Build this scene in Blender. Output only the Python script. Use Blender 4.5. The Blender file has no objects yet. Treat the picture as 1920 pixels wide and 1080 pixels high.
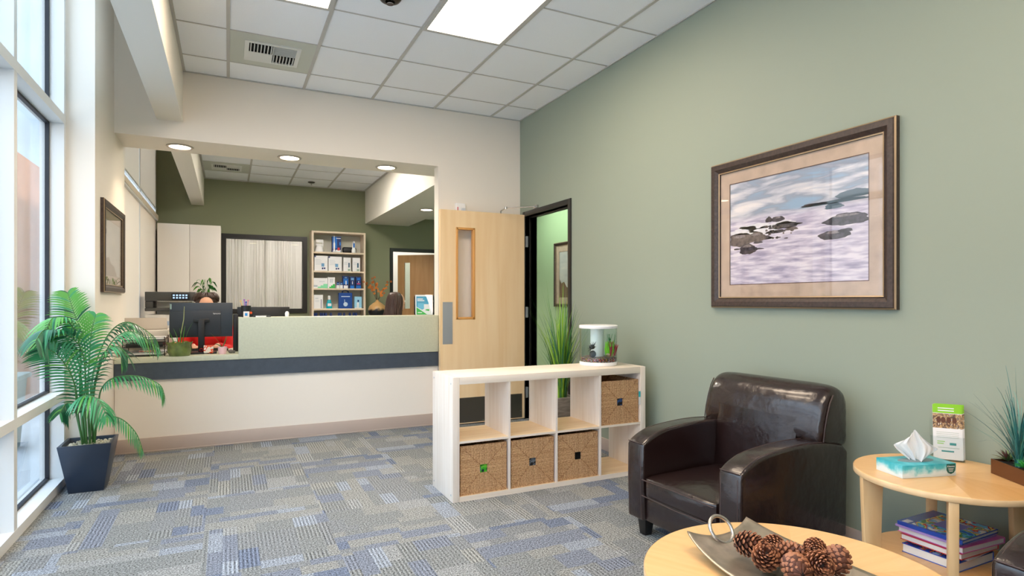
import bpy, bmesh, math, random
from mathutils import Vector, Matrix, Euler
R = math.radians
scene = bpy.context.scene
COL = scene.collection
rnd = random.Random(7)

# ------------------------------------------------------------------ helpers
def lin(c):
    out = []
    for v in c:
        v /= 255.0
        out.append(v / 12.92 if v <= 0.04045 else ((v + 0.055) / 1.055) ** 2.4)
    return (out[0], out[1], out[2], 1.0)

WM = {}          # object -> world matrix kept by hand

class MB:
    def __init__(s):
        s.bm = bmesh.new(); s.mi = 0
    def _f(s, vs, smooth=True):
        try:
            f = s.bm.faces.new(vs); f.material_index = s.mi; f.smooth = smooth; return f
        except ValueError:
            return None
    def box(s, x0, x1, y0, y1, z0, z1, M=None):
        P = [Vector(p) for p in ((x0,y0,z0),(x1,y0,z0),(x1,y1,z0),(x0,y1,z0),(x0,y0,z1),(x1,y0,z1),(x1,y1,z1),(x0,y1,z1))]
        if M is not None: P = [M @ p for p in P]
        v = [s.bm.verts.new(p) for p in P]
        for q in ((3,2,1,0),(4,5,6,7),(0,1,5,4),(1,2,6,5),(2,3,7,6),(3,0,4,7)):
            s._f([v[i] for i in q])
        return s
    def poly(s, pts):
        s._f([s.bm.verts.new(Vector(p)) for p in pts]); return s
    def prism(s, pts, ext):
        """polygon pts (3D) extruded by vector ext"""
        e = Vector(ext)
        a = [s.bm.verts.new(Vector(p)) for p in pts]
        b = [s.bm.verts.new(Vector(p) + e) for p in pts]
        s._f(a[::-1]); s._f(b)
        n = len(a)
        for i in range(n):
            s._f([a[i], a[(i+1) % n], b[(i+1) % n], b[i]])
        return s
    def tube(s, pts, r, seg=8, cap=True, flat=1.0):
        pts = [Vector(p) for p in pts]
        if not hasattr(r, '__len__'): r = [r] * len(pts)
        rings = []; up = None
        for i, p in enumerate(pts):
            t = (pts[min(i+1, len(pts)-1)] - pts[max(i-1, 0)])
            if t.length < 1e-9: t = Vector((0,0,1))
            t.normalize()
            if up is None:
                up = Vector((0,0,1)) if abs(t.z) < 0.9 else Vector((1,0,0))
            x = t.cross(up)
            if x.length < 1e-6: x = t.cross(Vector((0,1,0)))
            x.normalize(); up = x.cross(t).normalized()
            rings.append([s.bm.verts.new(p + (x*math.cos(2*math.pi*k/seg) + up*flat*math.sin(2*math.pi*k/seg)) * r[i]) for k in range(seg)])
        for a, b in zip(rings, rings[1:]):
            for k in range(seg):
                s._f([a[k], a[(k+1) % seg], b[(k+1) % seg], b[k]])
        if cap:
            s._f(rings[0][::-1]); s._f(rings[-1])
        return s
    def lathe(s, prof, c=(0,0,0), seg=32, sx=1.0, sy=1.0, M=None):
        c = Vector(c); rings = []
        for (r, z) in prof:
            if r < 1e-6:
                p = Vector((0,0,z)); p = (M @ p if M else p) + c
                rings.append([s.bm.verts.new(p)])
            else:
                ring = []
                for k in range(seg):
                    a = 2*math.pi*k/seg
                    p = Vector((r*sx*math.cos(a), r*sy*math.sin(a), z))
                    p = (M @ p if M else p) + c
                    ring.append(s.bm.verts.new(p))
                rings.append(ring)
        for a, b in zip(rings, rings[1:]):
            for k in range(seg):
                k2 = (k+1) % seg
                if len(a) == 1 and len(b) == 1: continue
                if len(a) == 1: s._f([a[0], b[k2], b[k]])
                elif len(b) == 1: s._f([a[k], a[k2], b[0]])
                else: s._f([a[k], a[k2], b[k2], b[k]])
        return s
    def ball(s, c, r, sx=1, sy=1, sz=1, seg=14, M=None):
        n = seg // 2
        return s.lathe([(r*math.sin(math.pi*i/n), -r*sz*math.cos(math.pi*i/n)) for i in range(n+1)], c, seg, sx, sy, M)
    def grid(s, fn, nu, nv, both=False):
        V = [[s.bm.verts.new(Vector(fn(i/nu, j/nv))) for j in range(nv+1)] for i in range(nu+1)]
        for i in range(nu):
            for j in range(nv):
                s._f([V[i][j], V[i+1][j], V[i+1][j+1], V[i][j+1]])
        return s
    def build(s, name, mats, parent=None, bevel=0, seg=2, sharp=38, loc=None, fixn=True, subs=0):
        bm = s.bm
        if fixn: bmesh.ops.recalc_face_normals(bm, faces=bm.faces)
        if bevel:
            es = [e for e in bm.edges if len(e.link_faces) == 2 and e.calc_face_angle(0) > R(30)]
            bmesh.ops.bevel(bm, geom=es, offset=bevel, segments=seg, affect='EDGES', profile=0.5, clamp_overlap=True)
        W = Matrix.Identity(4)
        if parent is not None: W = WM[parent.name]
        elif loc is not None: W = Matrix.Translation(Vector(loc))
        bm.transform(W.inverted())
        me = bpy.data.meshes.new(name); bm.to_mesh(me); bm.free()
        for f in me.polygons: f.use_smooth = True
        me.set_sharp_from_angle(angle=R(sharp))
        if not isinstance(mats, (list, tuple)): mats = [mats]
        for m in mats: me.materials.append(m)
        o = bpy.data.objects.new(name, me); COL.objects.link(o)
        if parent is not None: o.parent = parent
        elif loc is not None: o.location = loc
        WM[o.name] = W
        if subs:
            sm = o.modifiers.new('sub', 'SUBSURF'); sm.levels = subs; sm.render_levels = subs
        return o

def tag(o, label=None, cat=None, group=None, kind=None):
    if label: o['label'] = label
    if cat: o['category'] = cat
    if group: o['group'] = group
    if kind: o['kind'] = kind
    return o
def struct(o, label=None):
    o['kind'] = 'structure'
    if label: o['label'] = label
    return o
def thing(name, label, cat, loc=(0,0,0), rz=0, group=None, kind=None):
    o = bpy.data.objects.new(name, None); COL.objects.link(o)
    o.location = loc; o.rotation_euler = (0,0,rz); o.empty_display_size = 0.05
    WM[o.name] = Matrix.Translation(Vector(loc)) @ Matrix.Rotation(rz, 4, 'Z')
    return tag(o, label, cat, group, kind)
def move(o, loc, rot=(0,0,0)):
    o.location = loc; o.rotation_euler = rot
    WM[o.name] = Matrix.Translation(Vector(loc)) @ Euler(rot).to_matrix().to_4x4()
    return o
def dup(root, loc, rot=(0,0,0), label=None, scale=None):
    r = root.copy(); COL.objects.link(r); r.location = loc; r.rotation_euler = rot
    if scale: r.scale = scale
    if label: r['label'] = label
    for ch in [c for c in root.children]:
        c = ch.copy(); COL.objects.link(c); c.parent = r
        for g in [x for x in ch.children]:
            d = g.copy(); COL.objects.link(d); d.parent = c
    return r

# camera numbers (used to turn a measured point of the room into metres)
F = 1106.0; HY = 564.5; AZ = R(25.69); H = 1.22
sA, cA = math.sin(AZ), math.cos(AZ)
def rayt(px): return math.tan(AZ + math.atan((px-960.0)/F))
def atY(px, py, Y):
    X = Y*rayt(px); d = X*sA + Y*cA
    return Vector((X, Y, H + (HY-py)*d/F))
def atZ(px, py, z):
    d = F*(H-z)/(py-HY); r = (px-960.0)/F*d
    return Vector((r*cA + d*sA, d*cA - r*sA, z))

# ------------------------------------------------------------------ materials
MATS = {}
def nt(m): return m.node_tree.nodes, m.node_tree.links
def mat(name, rgb, rough=0.5, metal=0.0, spec=0.5, coat=0.0, emit=None, es=0.0, trans=0.0, bump=None, var=None, sheen=0, subs=0, alpha=1):
    """bump=(scale,strength,dist)  var=(scale,amount) colour mottling"""
    if name in MATS: return MATS[name]
    m = bpy.data.materials.new(name); m.use_nodes = True; N, L = nt(m)
    b = N['Principled BSDF']; c = lin(rgb)
    b.inputs['Base Color'].default_value = c
    b.inputs['Roughness'].default_value = rough; b.inputs['Metallic'].default_value = metal
    b.inputs['Specular IOR Level'].default_value = spec; b.inputs['Coat Weight'].default_value = coat
    b.inputs['Coat Roughness'].default_value = 0.1
    if emit: b.inputs['Emission Color'].default_value = lin(emit); b.inputs['Emission Strength'].default_value = es
    if trans: b.inputs['Transmission Weight'].default_value = trans
    if sheen: b.inputs['Sheen Weight'].default_value = sheen
    tc = None
    if bump or var:
        tc = N.new('ShaderNodeTexCoord')
    if bump:
        n = N.new('ShaderNodeTexNoise'); n.inputs['Scale'].default_value = bump[0]; n.inputs['Detail'].default_value = 5
        L.new(tc.outputs['Object'], n.inputs['Vector'])
        bp = N.new('ShaderNodeBump'); bp.inputs['Strength'].default_value = bump[1]; bp.inputs['Distance'].default_value = bump[2]
        L.new(n.outputs['Fac'], bp.inputs['Height']); L.new(bp.outputs['Normal'], b.inputs['Normal'])
    if var:
        n = N.new('ShaderNodeTexNoise'); n.inputs['Scale'].default_value = var[0]; n.inputs['Detail'].default_value = 4
        L.new(tc.outputs['Object'], n.inputs['Vector'])
        r = N.new('ShaderNodeValToRGB'); a = var[1]
        r.color_ramp.elements[0].position = 0.3; r.color_ramp.elements[1].position = 0.7
        r.color_ramp.elements[0].color = (c[0]*(1-a), c[1]*(1-a), c[2]*(1-a), 1)
        r.color_ramp.elements[1].color = (min(1,c[0]*(1+a)), min(1,c[1]*(1+a)), min(1,c[2]*(1+a)), 1)
        L.new(n.outputs['Fac'], r.inputs['Fac']); L.new(r.outputs['Color'], b.inputs['Base Color'])
    MATS[name] = m
    return m

def wood(name, a, b_, scale=(1,1,1), rough=0.4, freq=6.0, coat=0.0):
    """grain runs along the axis with the smallest scale"""
    if name in MATS: return MATS[name]
    m = bpy.data.materials.new(name); m.use_nodes = True; N, L = nt(m); b = N['Principled BSDF']
    tc = N.new('ShaderNodeTexCoord'); mp = N.new('ShaderNodeMapping'); mp.inputs['Scale'].default_value = scale
    L.new(tc.outputs['Object'], mp.inputs['Vector'])
    n = N.new('ShaderNodeTexNoise'); n.inputs['Scale'].default_value = freq; n.inputs['Detail'].default_value = 6; n.inputs['Distortion'].default_value = 0.4
    L.new(mp.outputs['Vector'], n.inputs['Vector'])
    r = N.new('ShaderNodeValToRGB'); r.color_ramp.elements[0].position = 0.3; r.color_ramp.elements[1].position = 0.72
    r.color_ramp.elements[0].color = lin(b_); r.color_ramp.elements[1].color = lin(a)
    L.new(n.outputs['Fac'], r.inputs['Fac']); L.new(r.outputs['Color'], b.inputs['Base Color'])
    b.inputs['Roughness'].default_value = rough; b.inputs['Coat Weight'].default_value = coat
    MATS[name] = m; return m

def math_n(N, L, op, a, b=None, c=None):
    n = N.new('ShaderNodeMath'); n.operation = op
    for i, v in enumerate((a, b, c)):
        if v is None: continue
        if isinstance(v, (int, float)): n.inputs[i].default_value = v
        else: L.new(v, n.inputs[i])
    return n.outputs[0]

def carpet_mat():
    m = bpy.data.materials.new('carpet_tiles'); m.use_nodes = True; N, L = nt(m); b = N['Principled BSDF']
    M = lambda op, a, b=None, c=None: math_n(N, L, op, a, b, c)
    tc = N.new('ShaderNodeTexCoord'); sp = N.new('ShaderNodeSeparateXYZ'); L.new(tc.outputs['Object'], sp.inputs[0])
    T = 0.605
    u0 = M('DIVIDE', M('ADD', sp.outputs[0], 0.115 + 20*T), T); v0 = M('DIVIDE', M('ADD', sp.outputs[1], -4.13 + 20*T), T)
    iu = M('FLOOR', u0); iv = M('FLOOR', v0); fu = M('FRACT', u0); fv = M('FRACT', v0)
    odd = M('MODULO', M('ADD', iu, iv), 2.0)                 # 0 : stripes run along Y
    odd = M('GREATER_THAN', odd, 0.5)
    inv = M('SUBTRACT', 1.0, odd)
    across = M('ADD', M('MULTIPLY', fu, inv), M('MULTIPLY', fv, odd))
    along = M('ADD', M('MULTIPLY', fv, inv), M('MULTIPLY', fu, odd))
    tid = M('ADD', M('MULTIPLY', iu, 17.13), M('MULTIPLY', iv, 5.71))
    # columns of uneven width
    wig = M('MULTIPLY', M('SINE', M('ADD', M('MULTIPLY', across, 6.283), tid)), 0.09)
    colf = M('MULTIPLY', M('ADD', across, wig), 6.0)
    ci = M('FLOOR', colf)
    wn1 = N.new('ShaderNodeTexWhiteNoise'); wn1.noise_dimensions = '2D'
    cv = N.new('ShaderNodeCombineXYZ'); L.new(ci, cv.inputs[0]); L.new(tid, cv.inputs[1]); L.new(cv.outputs[0], wn1.inputs['Vector'])
    segf = M('ADD', M('MULTIPLY', along, M('ADD', M('MULTIPLY', wn1.outputs['Value'], 2.6), 1.6)), M('MULTIPLY', wn1.outputs['Value'], 7.0))
    si = M('FLOOR', segf)
    wn2 = N.new('ShaderNodeTexWhiteNoise'); wn2.noise_dimensions = '3D'
    cv2 = N.new('ShaderNodeCombineXYZ'); L.new(ci, cv2.inputs[0]); L.new(si, cv2.inputs[1]); L.new(tid, cv2.inputs[2]); L.new(cv2.outputs[0], wn2.inputs['Vector'])
    ramp = N.new('ShaderNodeValToRGB'); ramp.color_ramp.interpolation = 'CONSTANT'
    cols = [(0.0,(126,129,129)),(0.26,(138,139,136)),(0.46,(119,125,137)),(0.60,(126,129,131)),(0.74,(142,144,144)),(0.85,(106,115,133)),(0.92,(140,147,157))]
    cr = ramp.color_ramp
    cr.elements[0].position = 0.0; cr.elements[0].color = lin(cols[0][1])
    cr.elements[1].position = cols[1][0]; cr.elements[1].color = lin(cols[1][1])
    for p, c in cols[2:]:
        e = cr.elements.new(p); e.color = lin(c)
    L.new(wn2.outputs['Value'], ramp.inputs['Fac'])
    # fine ribs
    rib = M('SINE', M('MULTIPLY', across, 6.283*33))
    rib = M('SMOOTH_MIN', M('MAXIMUM', M('MULTIPLY', rib, 1.6), -1.0), 1.0, 0.2)
    wn3 = N.new('ShaderNodeTexWhiteNoise'); wn3.noise_dimensions = '3D'
    cv3 = N.new('ShaderNodeCombineXYZ'); L.new(si, cv3.inputs[0]); L.new(ci, cv3.inputs[1]); L.new(M('ADD', tid, 3.7), cv3.inputs[2]); L.new(cv3.outputs[0], wn3.inputs['Vector'])
    amp = M('MULTIPLY', M('SUBTRACT', M('MULTIPLY', wn3.outputs['Value'], 1.3), 0.15), M('SUBTRACT', 1.0, M('MULTIPLY', odd, 0.84)))
    amp = M('MAXIMUM', amp, 0.0)
    # loop pile speckle
    n1 = N.new('ShaderNodeTexNoise'); n1.inputs['Scale'].default_value = 130; n1.inputs['Detail'].default_value = 3; L.new(tc.outputs['Object'], n1.inputs['Vector'])
    spk = M('MULTIPLY', M('SUBTRACT', n1.outputs['Fac'], 0.5), 4.2)
    val = M('ADD', M('ADD', 1.0, spk), M('MULTIPLY', M('MULTIPLY', rib, amp), 0.30))
    val = M('MAXIMUM', val, 0.15)
    mx = N.new('ShaderNodeVectorMath'); mx.operation = 'SCALE'
    L.new(ramp.outputs['Color'], mx.inputs[0]); L.new(val, mx.inputs['Scale'])
    L.new(mx.outputs[0], b.inputs['Base Color'])
    b.inputs['Roughness'].default_value = 0.95; b.inputs['Specular IOR Level'].default_value = 0.15
    hgt = M('ADD', n1.outputs['Fac'], M('MULTIPLY', M('MULTIPLY', rib, amp), 0.3))
    bp = N.new('ShaderNodeBump'); bp.inputs['Strength'].default_value = 0.5; bp.inputs['Distance'].default_value = 0.004
    L.new(hgt, bp.inputs['Height']); L.new(bp.outputs['Normal'], b.inputs['Normal'])
    return m

def wicker_mat():
    """seagrass cords: upright in the top and bottom quarter, level in the side quarters (local x,z)"""
    m = bpy.data.materials.new('seagrass'); m.use_nodes = True; N, L = nt(m); b = N['Principled BSDF']
    M = lambda op, a, b=None, c=None: math_n(N, L, op, a, b, c)
    tc = N.new('ShaderNodeTexCoord'); sp = N.new('ShaderNodeSeparateXYZ'); L.new(tc.outputs['Object'], sp.inputs[0])
    x = sp.outputs[0]; z = M('SUBTRACT', sp.outputs[2], 0.15)
    nz = N.new('ShaderNodeTexNoise'); nz.inputs['Scale'].default_value = 30; nz.inputs['Detail'].default_value = 3; L.new(tc.outputs['Object'], nz.inputs['Vector'])
    j = M('MULTIPLY', M('SUBTRACT', nz.outputs['Fac'], 0.5), 0.012)
    upr = M('GREATER_THAN', M('ABSOLUTE', M('ADD', z, j)), M('ABSOLUTE', x))
    c = M('ADD', M('MULTIPLY', M('ADD', x, j), upr), M('MULTIPLY', M('ADD', z, j), M('SUBTRACT', 1.0, upr)))
    st = M('ABSOLUTE', M('SINE', M('MULTIPLY', c, 3.1416/0.0066)))
    diag = M('ABSOLUTE', M('SUBTRACT', M('ABSOLUTE', z), M('ABSOLUTE', x)))
    edge = M('MINIMUM', M('MULTIPLY', diag, 160.0), 1.0)
    st2 = M('MULTIPLY', st, M('ADD', M('MULTIPLY', edge, 0.6), 0.4))
    cid = M('FLOOR', M('DIVIDE', c, 0.0066))
    wn = N.new('ShaderNodeTexWhiteNoise'); wn.noise_dimensions = '2D'
    cv = N.new('ShaderNodeCombineXYZ'); L.new(cid, cv.inputs[0]); L.new(upr, cv.inputs[1]); L.new(cv.outputs[0], wn.inputs['Vector'])
    n2 = N.new('ShaderNodeTexNoise'); n2.inputs['Scale'].default_value = 120; L.new(tc.outputs['Object'], n2.inputs['Vector'])
    fac = M('ADD', M('MULTIPLY', st2, 0.52), M('ADD', M('MULTIPLY', wn.outputs['Value'], 0.16), M('MULTIPLY', M('SUBTRACT', n2.outputs['Fac'], 0.38), 1.1)))
    r = N.new('ShaderNodeValToRGB'); e = r.color_ramp.elements
    e[0].position = 0.1; e[0].color = lin((100,62,36)); e[1].position = 0.92; e[1].color = lin((240,202,156))
    mid = e.new(0.5); mid.color = lin((200,148,100))
    L.new(fac, r.inputs['Fac']); L.new(r.outputs['Color'], b.inputs['Base Color']); b.inputs['Roughness'].default_value = 0.7
    bp = N.new('ShaderNodeBump'); bp.inputs['Strength'].default_value = 0.9; bp.inputs['Distance'].default_value = 0.003
    L.new(st2, bp.inputs['Height']); L.new(bp.outputs['Normal'], b.inputs['Normal'])
    return m

def glass_mat(name='window_glass', tint=(1,1,1,1), ior=1.5):
    m = bpy.data.materials.new(name); m.use_nodes = True; N, L = nt(m); N.remove(N['Principled BSDF'])
    t = N.new('ShaderNodeBsdfTransparent'); t.inputs[0].default_value = tint
    g = N.new('ShaderNodeBsdfGlossy'); g.inputs['Roughness'].default_value = 0.0
    lw = N.new('ShaderNodeLayerWeight'); lw.inputs['Blend'].default_value = 0.5
    f0 = ((ior-1)/(ior+1))**2
    fr = math_n(N, L, 'ADD', math_n(N, L, 'MULTIPLY', math_n(N, L, 'POWER', lw.outputs['Facing'], 5.0), 1-f0), f0)   # Schlick, same from both sides
    x = N.new('ShaderNodeMixShader'); L.new(fr, x.inputs[0]); L.new(t.outputs[0], x.inputs[1]); L.new(g.outputs[0], x.inputs[2])
    L.new(x.outputs[0], N['Material Output'].inputs[0]); return m

def translucent(name, rgb, w=0.5, rough_stripes=False):
    m = bpy.data.materials.new(name); m.use_nodes = True; N, L = nt(m); N.remove(N['Principled BSDF'])
    d = N.new('ShaderNodeBsdfDiffuse'); t = N.new('ShaderNodeBsdfTranslucent'); d.inputs[0].default_value = lin(rgb); t.inputs[0].default_value = lin(rgb)
    x = N.new('ShaderNodeMixShader'); x.inputs[0].default_value = w
    L.new(d.outputs[0], x.inputs[1]); L.new(t.outputs[0], x.inputs[2]); L.new(x.outputs[0], N['Material Output'].inputs[0]); return m

def emis(name, rgb, s):
    m = bpy.data.materials.new(name); m.use_nodes = True; N, L = nt(m); N.remove(N['Principled BSDF'])
    e = N.new('ShaderNodeEmission'); e.inputs[0].default_value = lin(rgb); e.inputs[1].default_value = s
    L.new(e.outputs[0], N['Material Output'].inputs[0]); return m

def veneer_mat():
    """table top: pie slices of veneer, grain turned in each"""
    m = bpy.data.materials.new('birch_veneer'); m.use_nodes = True; N, L = nt(m); b = N['Principled BSDF']
    M = lambda op, a, b=None, c=None: math_n(N, L, op, a, b, c)
    tc = N.new('ShaderNodeTexCoord'); sp = N.new('ShaderNodeSeparateXYZ'); L.new(tc.outputs['Object'], sp.inputs[0])
    ang = M('ARCTAN2', sp.outputs[1], sp.outputs[0]); sec = M('FLOOR', M('DIVIDE', M('ADD', ang, 6.6), 1.0472))
    wn = N.new('ShaderNodeTexWhiteNoise'); wn.noise_dimensions = '1D'; L.new(sec, wn.inputs['W'])
    vr = N.new('ShaderNodeVectorRotate'); vr.rotation_type = 'Z_AXIS'; L.new(tc.outputs['Object'], vr.inputs['Vector']); L.new(M('MULTIPLY', sec, -1.0472), vr.inputs['Angle'])
    mp = N.new('ShaderNodeMapping'); mp.inputs['Scale'].default_value = (1.2, 14, 14); L.new(vr.outputs[0], mp.inputs['Vector'])
    n = N.new('ShaderNodeTexNoise'); n.inputs['Scale'].default_value = 3; n.inputs['Detail'].default_value = 5; L.new(mp.outputs[0], n.inputs['Vector'])
    f = M('ADD', M('MULTIPLY', n.outputs['Fac'], 0.55), M('MULTIPLY', wn.outputs['Value'], 0.55))
    r = N.new('ShaderNodeValToRGB'); r.color_ramp.elements[0].position = 0.2; r.color_ramp.elements[1].position = 0.85
    r.color_ramp.elements[0].color = lin((214,160,96)); r.color_ramp.elements[1].color = lin((236,192,136))
    L.new(f, r.inputs['Fac']); L.new(r.outputs['Color'], b.inputs['Base Color']); b.inputs['Roughness'].default_value = 0.33
    b.inputs['Coat Weight'].default_value = 0.25
    return m

def pattern(name, stops, scale=20, rough=0.35, detail=2, constant=True, stretch=(1,1,1)):
    """a printed multi-colour pattern from noise"""
    m = bpy.data.materials.new(name); m.use_nodes = True; N, L = nt(m); b = N['Principled BSDF']
    tc = N.new('ShaderNodeTexCoord'); mp = N.new('ShaderNodeMapping'); mp.inputs['Scale'].default_value = stretch; L.new(tc.outputs['Object'], mp.inputs['Vector'])
    n = N.new('ShaderNodeTexNoise'); n.inputs['Scale'].default_value = scale; n.inputs['Detail'].default_value = detail; L.new(mp.outputs[0], n.inputs['Vector'])
    r = N.new('ShaderNodeValToRGB'); cr = r.color_ramp
    if constant: cr.interpolation = 'CONSTANT'
    cr.elements[0].position = stops[0][0]; cr.elements[0].color = lin(stops[0][1]); cr.elements[1].position = stops[1][0]; cr.elements[1].color = lin(stops[1][1])
    for p, c in stops[2:]:
        e = cr.elements.new(p); e.color = lin(c)
    L.new(n.outputs['Fac'], r.inputs['Fac']); L.new(r.outputs['Color'], b.inputs['Base Color']); b.inputs['Roughness'].default_value = rough
    return m

CREAM = mat('cream_paint', (234,227,217), 0.75, bump=(900,0.06,0.001))
GREEN = mat('sage_wall_paint', (148,158,143), 0.62, bump=(900,0.08,0.001))
GREEN2 = mat('olive_wall_paint', (136,140,112), 0.7, bump=(900,0.08,0.001))
HALLG = mat('hall_green_paint', (158,184,146), 0.7)
WHITEP = mat('white_paint', (232,230,224), 0.6)
TILE = mat('ceiling_tile', (242,245,250), 0.9, bump=(260,0.25,0.002), var=(160,0.02))
GRIDM = mat('ceiling_grid_paint', (188,186,182), 0.5)
BASEB = mat('taupe_vinyl_base', (188,172,162), 0.5)
BLACKP = mat('black_frame_paint', (26,25,25), 0.35)
CARPET = carpet_mat()
ALU = mat('white_window_frame', (222,222,220), 0.4)
GASK = mat('black_gasket', (18,20,30), 0.5)
GLASS = glass_mat()
MAPLE = wood('maple_door_veneer', (244,216,174), (236,202,154), (3,3,0.22), 0.4, 5)
MAPLE_D = wood('golden_bead_wood', (224,166,96), (206,146,78), (3,3,0.3), 0.35, 5)
BROWND = wood('brown_door_veneer', (188,144,98), (172,126,80), (3,3,0.25), 0.45, 5)
BIRCH_X = wood('birch_along', (242,230,216), (230,214,196), (0.5,9,9), 0.42, 4)
BIRCH_Z = wood('birch_upright', (242,232,222), (230,216,202), (9,9,0.5), 0.42, 4)
BIRCH_I = wood('birch_board_golden', (238,214,178), (222,190,148), (0.6,9,9), 0.4, 4)
TLEG = wood('birch_leg', (234,200,150), (222,182,130), (8,8,0.6), 0.4, 4)
VENEER = veneer_mat()
EDGE = wood('birch_table_edge', (236,206,162), (224,188,140), (3,3,1), 0.4, 5)
STEEL = mat('brushed_steel', (186,192,200), 0.45, 0.75)
STEEL_D = mat('kick_plate_steel', (120,116,108), 0.35, 0.9)
CHROME = mat('chrome', (200,200,202), 0.15, 1.0)
SAGE = mat('sage_laminate', (196,200,178), 0.45, var=(60,0.05))
SLATE = mat('slate_laminate', (66,76,88), 0.42, var=(25,0.12))
LEATHER = mat('brown_leather', (33,19,18), 0.27, spec=0.55, coat=0.4, bump=(16,0.5,0.012))
STITCH = mat('leather_stitching', (62,45,42), 0.5)
LEGB = mat('black_leg_wood', (20,18,18), 0.4)
WICKER = wicker_mat()
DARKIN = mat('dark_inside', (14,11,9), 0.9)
BLK = mat('black_plastic', (22,24,28), 0.4)
SLATEPL = mat('slate_plastic', (50,60,72), 0.42)
GREYP = mat('grey_plastic', (176,172,168), 0.5)
WHITEPL = mat('white_plastic', (236,236,238), 0.35)
PAPER = mat('white_paper', (242,242,244), 0.8)
RED = mat('red_fabric', (205,18,22), 0.8)
SKIN = mat('skin', (224,172,146), 0.55)
HAIR = mat('dark_brown_hair', (52,32,24), 0.45, bump=(60,0.5,0.01))
HAIR2 = mat('chestnut_hair', (56,32,24), 0.4, bump=(40,0.5,0.01))

# ------------------------------------------------------------------ room dimensions
XR = 2.778; XL = -0.975; PX = -0.815; YB = 5.578; YF = -3.0; ZC = 3.125; ZS = 2.555; YFAR = 10.3; XRL = -0.915; XH = 4.2
Y0, Y1, ZD = 4.59, 5.45, 2.095         # hall doorway

# floor
o = MB(); o.box(XL-0.2, XH+0.1, YF-0.1, 12.2, -0.06, 0); struct(o.build('floor', CARPET), 'patchwork carpet tiles in grey, blue and taupe')
# right wall with doorway
o = MB(); w = XR+0.122
o.box(XR, w, YF, Y0, 0, ZC+.05).box(XR, w, Y1, YB+0.12, 0, ZC+.05).box(XR, w, Y0, Y1, ZD, ZC+.05)
struct(o.build('wall_right', GREEN), 'sage green wall')
# back wall: header and the piece beside the door
o = MB(); JX = 1.873
o.box(JX, XR, YB, YB+0.122, 0, ZC+.05).box(PX, JX, YB, YB+0.122, ZS, ZC).box(PX, -0.33, YB, YB+0.122, ZC, 4.1)
o.box(PX, XH, YB+0.122, 6.06, ZS, ZC+0.05).box(PX, -0.33, YB+0.122, 6.06, ZC+.05, 4.0)
struct(o.build('wall_back', CREAM), 'cream wall and header above the reception counter')
# left pier, window end
o = MB(); o.box(PX-0.27, PX, 4.835, 6.06, 0, 4.1)
struct(o.build('wall_left', CREAM), 'cream pier between window and reception')
o = MB(); o.box(XL-.3, XL, YF, 4.835, 4.0, 4.2).box(XL-.3, XL, YF-.1, -1.9, 0, 4.1); struct(o.build('wall_left', CREAM))
# wall behind the camera
o = MB(); o.box(XL-.3, XR+.1, YF-.12, YF, 0, 4.1); struct(o.build('wall_front', CREAM))
# reception room
o = MB(); o.box(-1.05, 2.62, YFAR, YFAR+.1, 0, 1.08).box(-1.05, -0.03, YFAR, YFAR+.1, 1.08, ZC).box(1.11, 2.62, YFAR, YFAR+.1, 1.08, ZC)
o.box(-0.03, 1.11, YFAR, YFAR+.1, 2.21, ZC).box(2.62, 3.47, YFAR, YFAR+.1, 2.1, ZC).box(3.47, XH, YFAR, YFAR+.1, 0, ZC).box(-1.2, -0.33, YFAR, YFAR+.1, ZC, 4.0)
struct(o.build('wall_far', GREEN2), 'olive green wall at the back of the reception')
o = MB(); o.box(-1.2, XRL-.06, 9.95, YFAR, 0, 4.1).box(-1.2, XRL-.06, 6.06, 9.95, 3.9, 4.1).box(-1.2, XRL-.06, 6.06, 9.95, 0, .3)
struct(o.build('wall_left', CREAM))
o = MB(); o.box(XH, XH+.1, 3.2, YFAR, 0, ZC).box(XR+.12, XH, 3.1, 3.2, 0, ZC); struct(o.build('wall_right', HALLG), 'light green corridor wall')
o = MB(); o.box(-0.6, 4.4, 12.0, 12.1, 0, ZC).box(-.6,-.5,YFAR+.1,12.0,0,ZC).box(4.3,4.4,YFAR+.1,12.0,0,ZC).box(-.6,4.4,YFAR+.1,12.1,ZC,ZC+.1); struct(o.build('wall_far', WHITEP), 'white wall of the room behind')

# ceilings: tile field plus exposed grid (real bars)
def ceiling(x0, x1, y0, y1, z, gx, gy, step=0.61):
    o = MB(); o.box(x0, x1, y0, y1, z, z+.06)
    o.mi = 1
    w = 0.012
    k = math.ceil((x0-gx)/step)
    while gx + k*step < x1-0.01:
        x = gx + k*step; o.box(x-w, x+w, y0, y1, z-.006, z+.001); k += 1
    k = math.ceil((y0-gy)/step); 
    while gy + k*step < y1-0.01:
        y = gy + k*step; w2 = 0.0045
        o.box(x0, x1, y-w2, y+w2, z-.005, z+.001); k += 1
    o.box(x0, x0+.02, y0, y1, z-.008, z+.001).box(x1-.012, x1, y0, y1, z-.008, z+.001).box(x0, x1, y1-.01, y1, z-.008, z+.001)
    return struct(o.build('ceiling', [TILE, GRIDM]), 'white suspended tile ceiling')
ceiling(-0.338, XR, YF, YB, ZC, 0.0, 5.19)
ceiling(-0.338, 2.13, 6.06, YFAR, ZC, 0.285, 9.63)
o = MB(); o.box(XL-.05, -0.52, YF, YB, 4.0, 4.06).box(-1.1, -0.52, 6.06, YFAR, 3.9, 3.96); struct(o.build('ceiling', CREAM))
o = MB(); o.box(2.9, XH, 3.2, YFAR, 2.70, 2.76); struct(o.build('ceiling', WHITEP))
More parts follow.
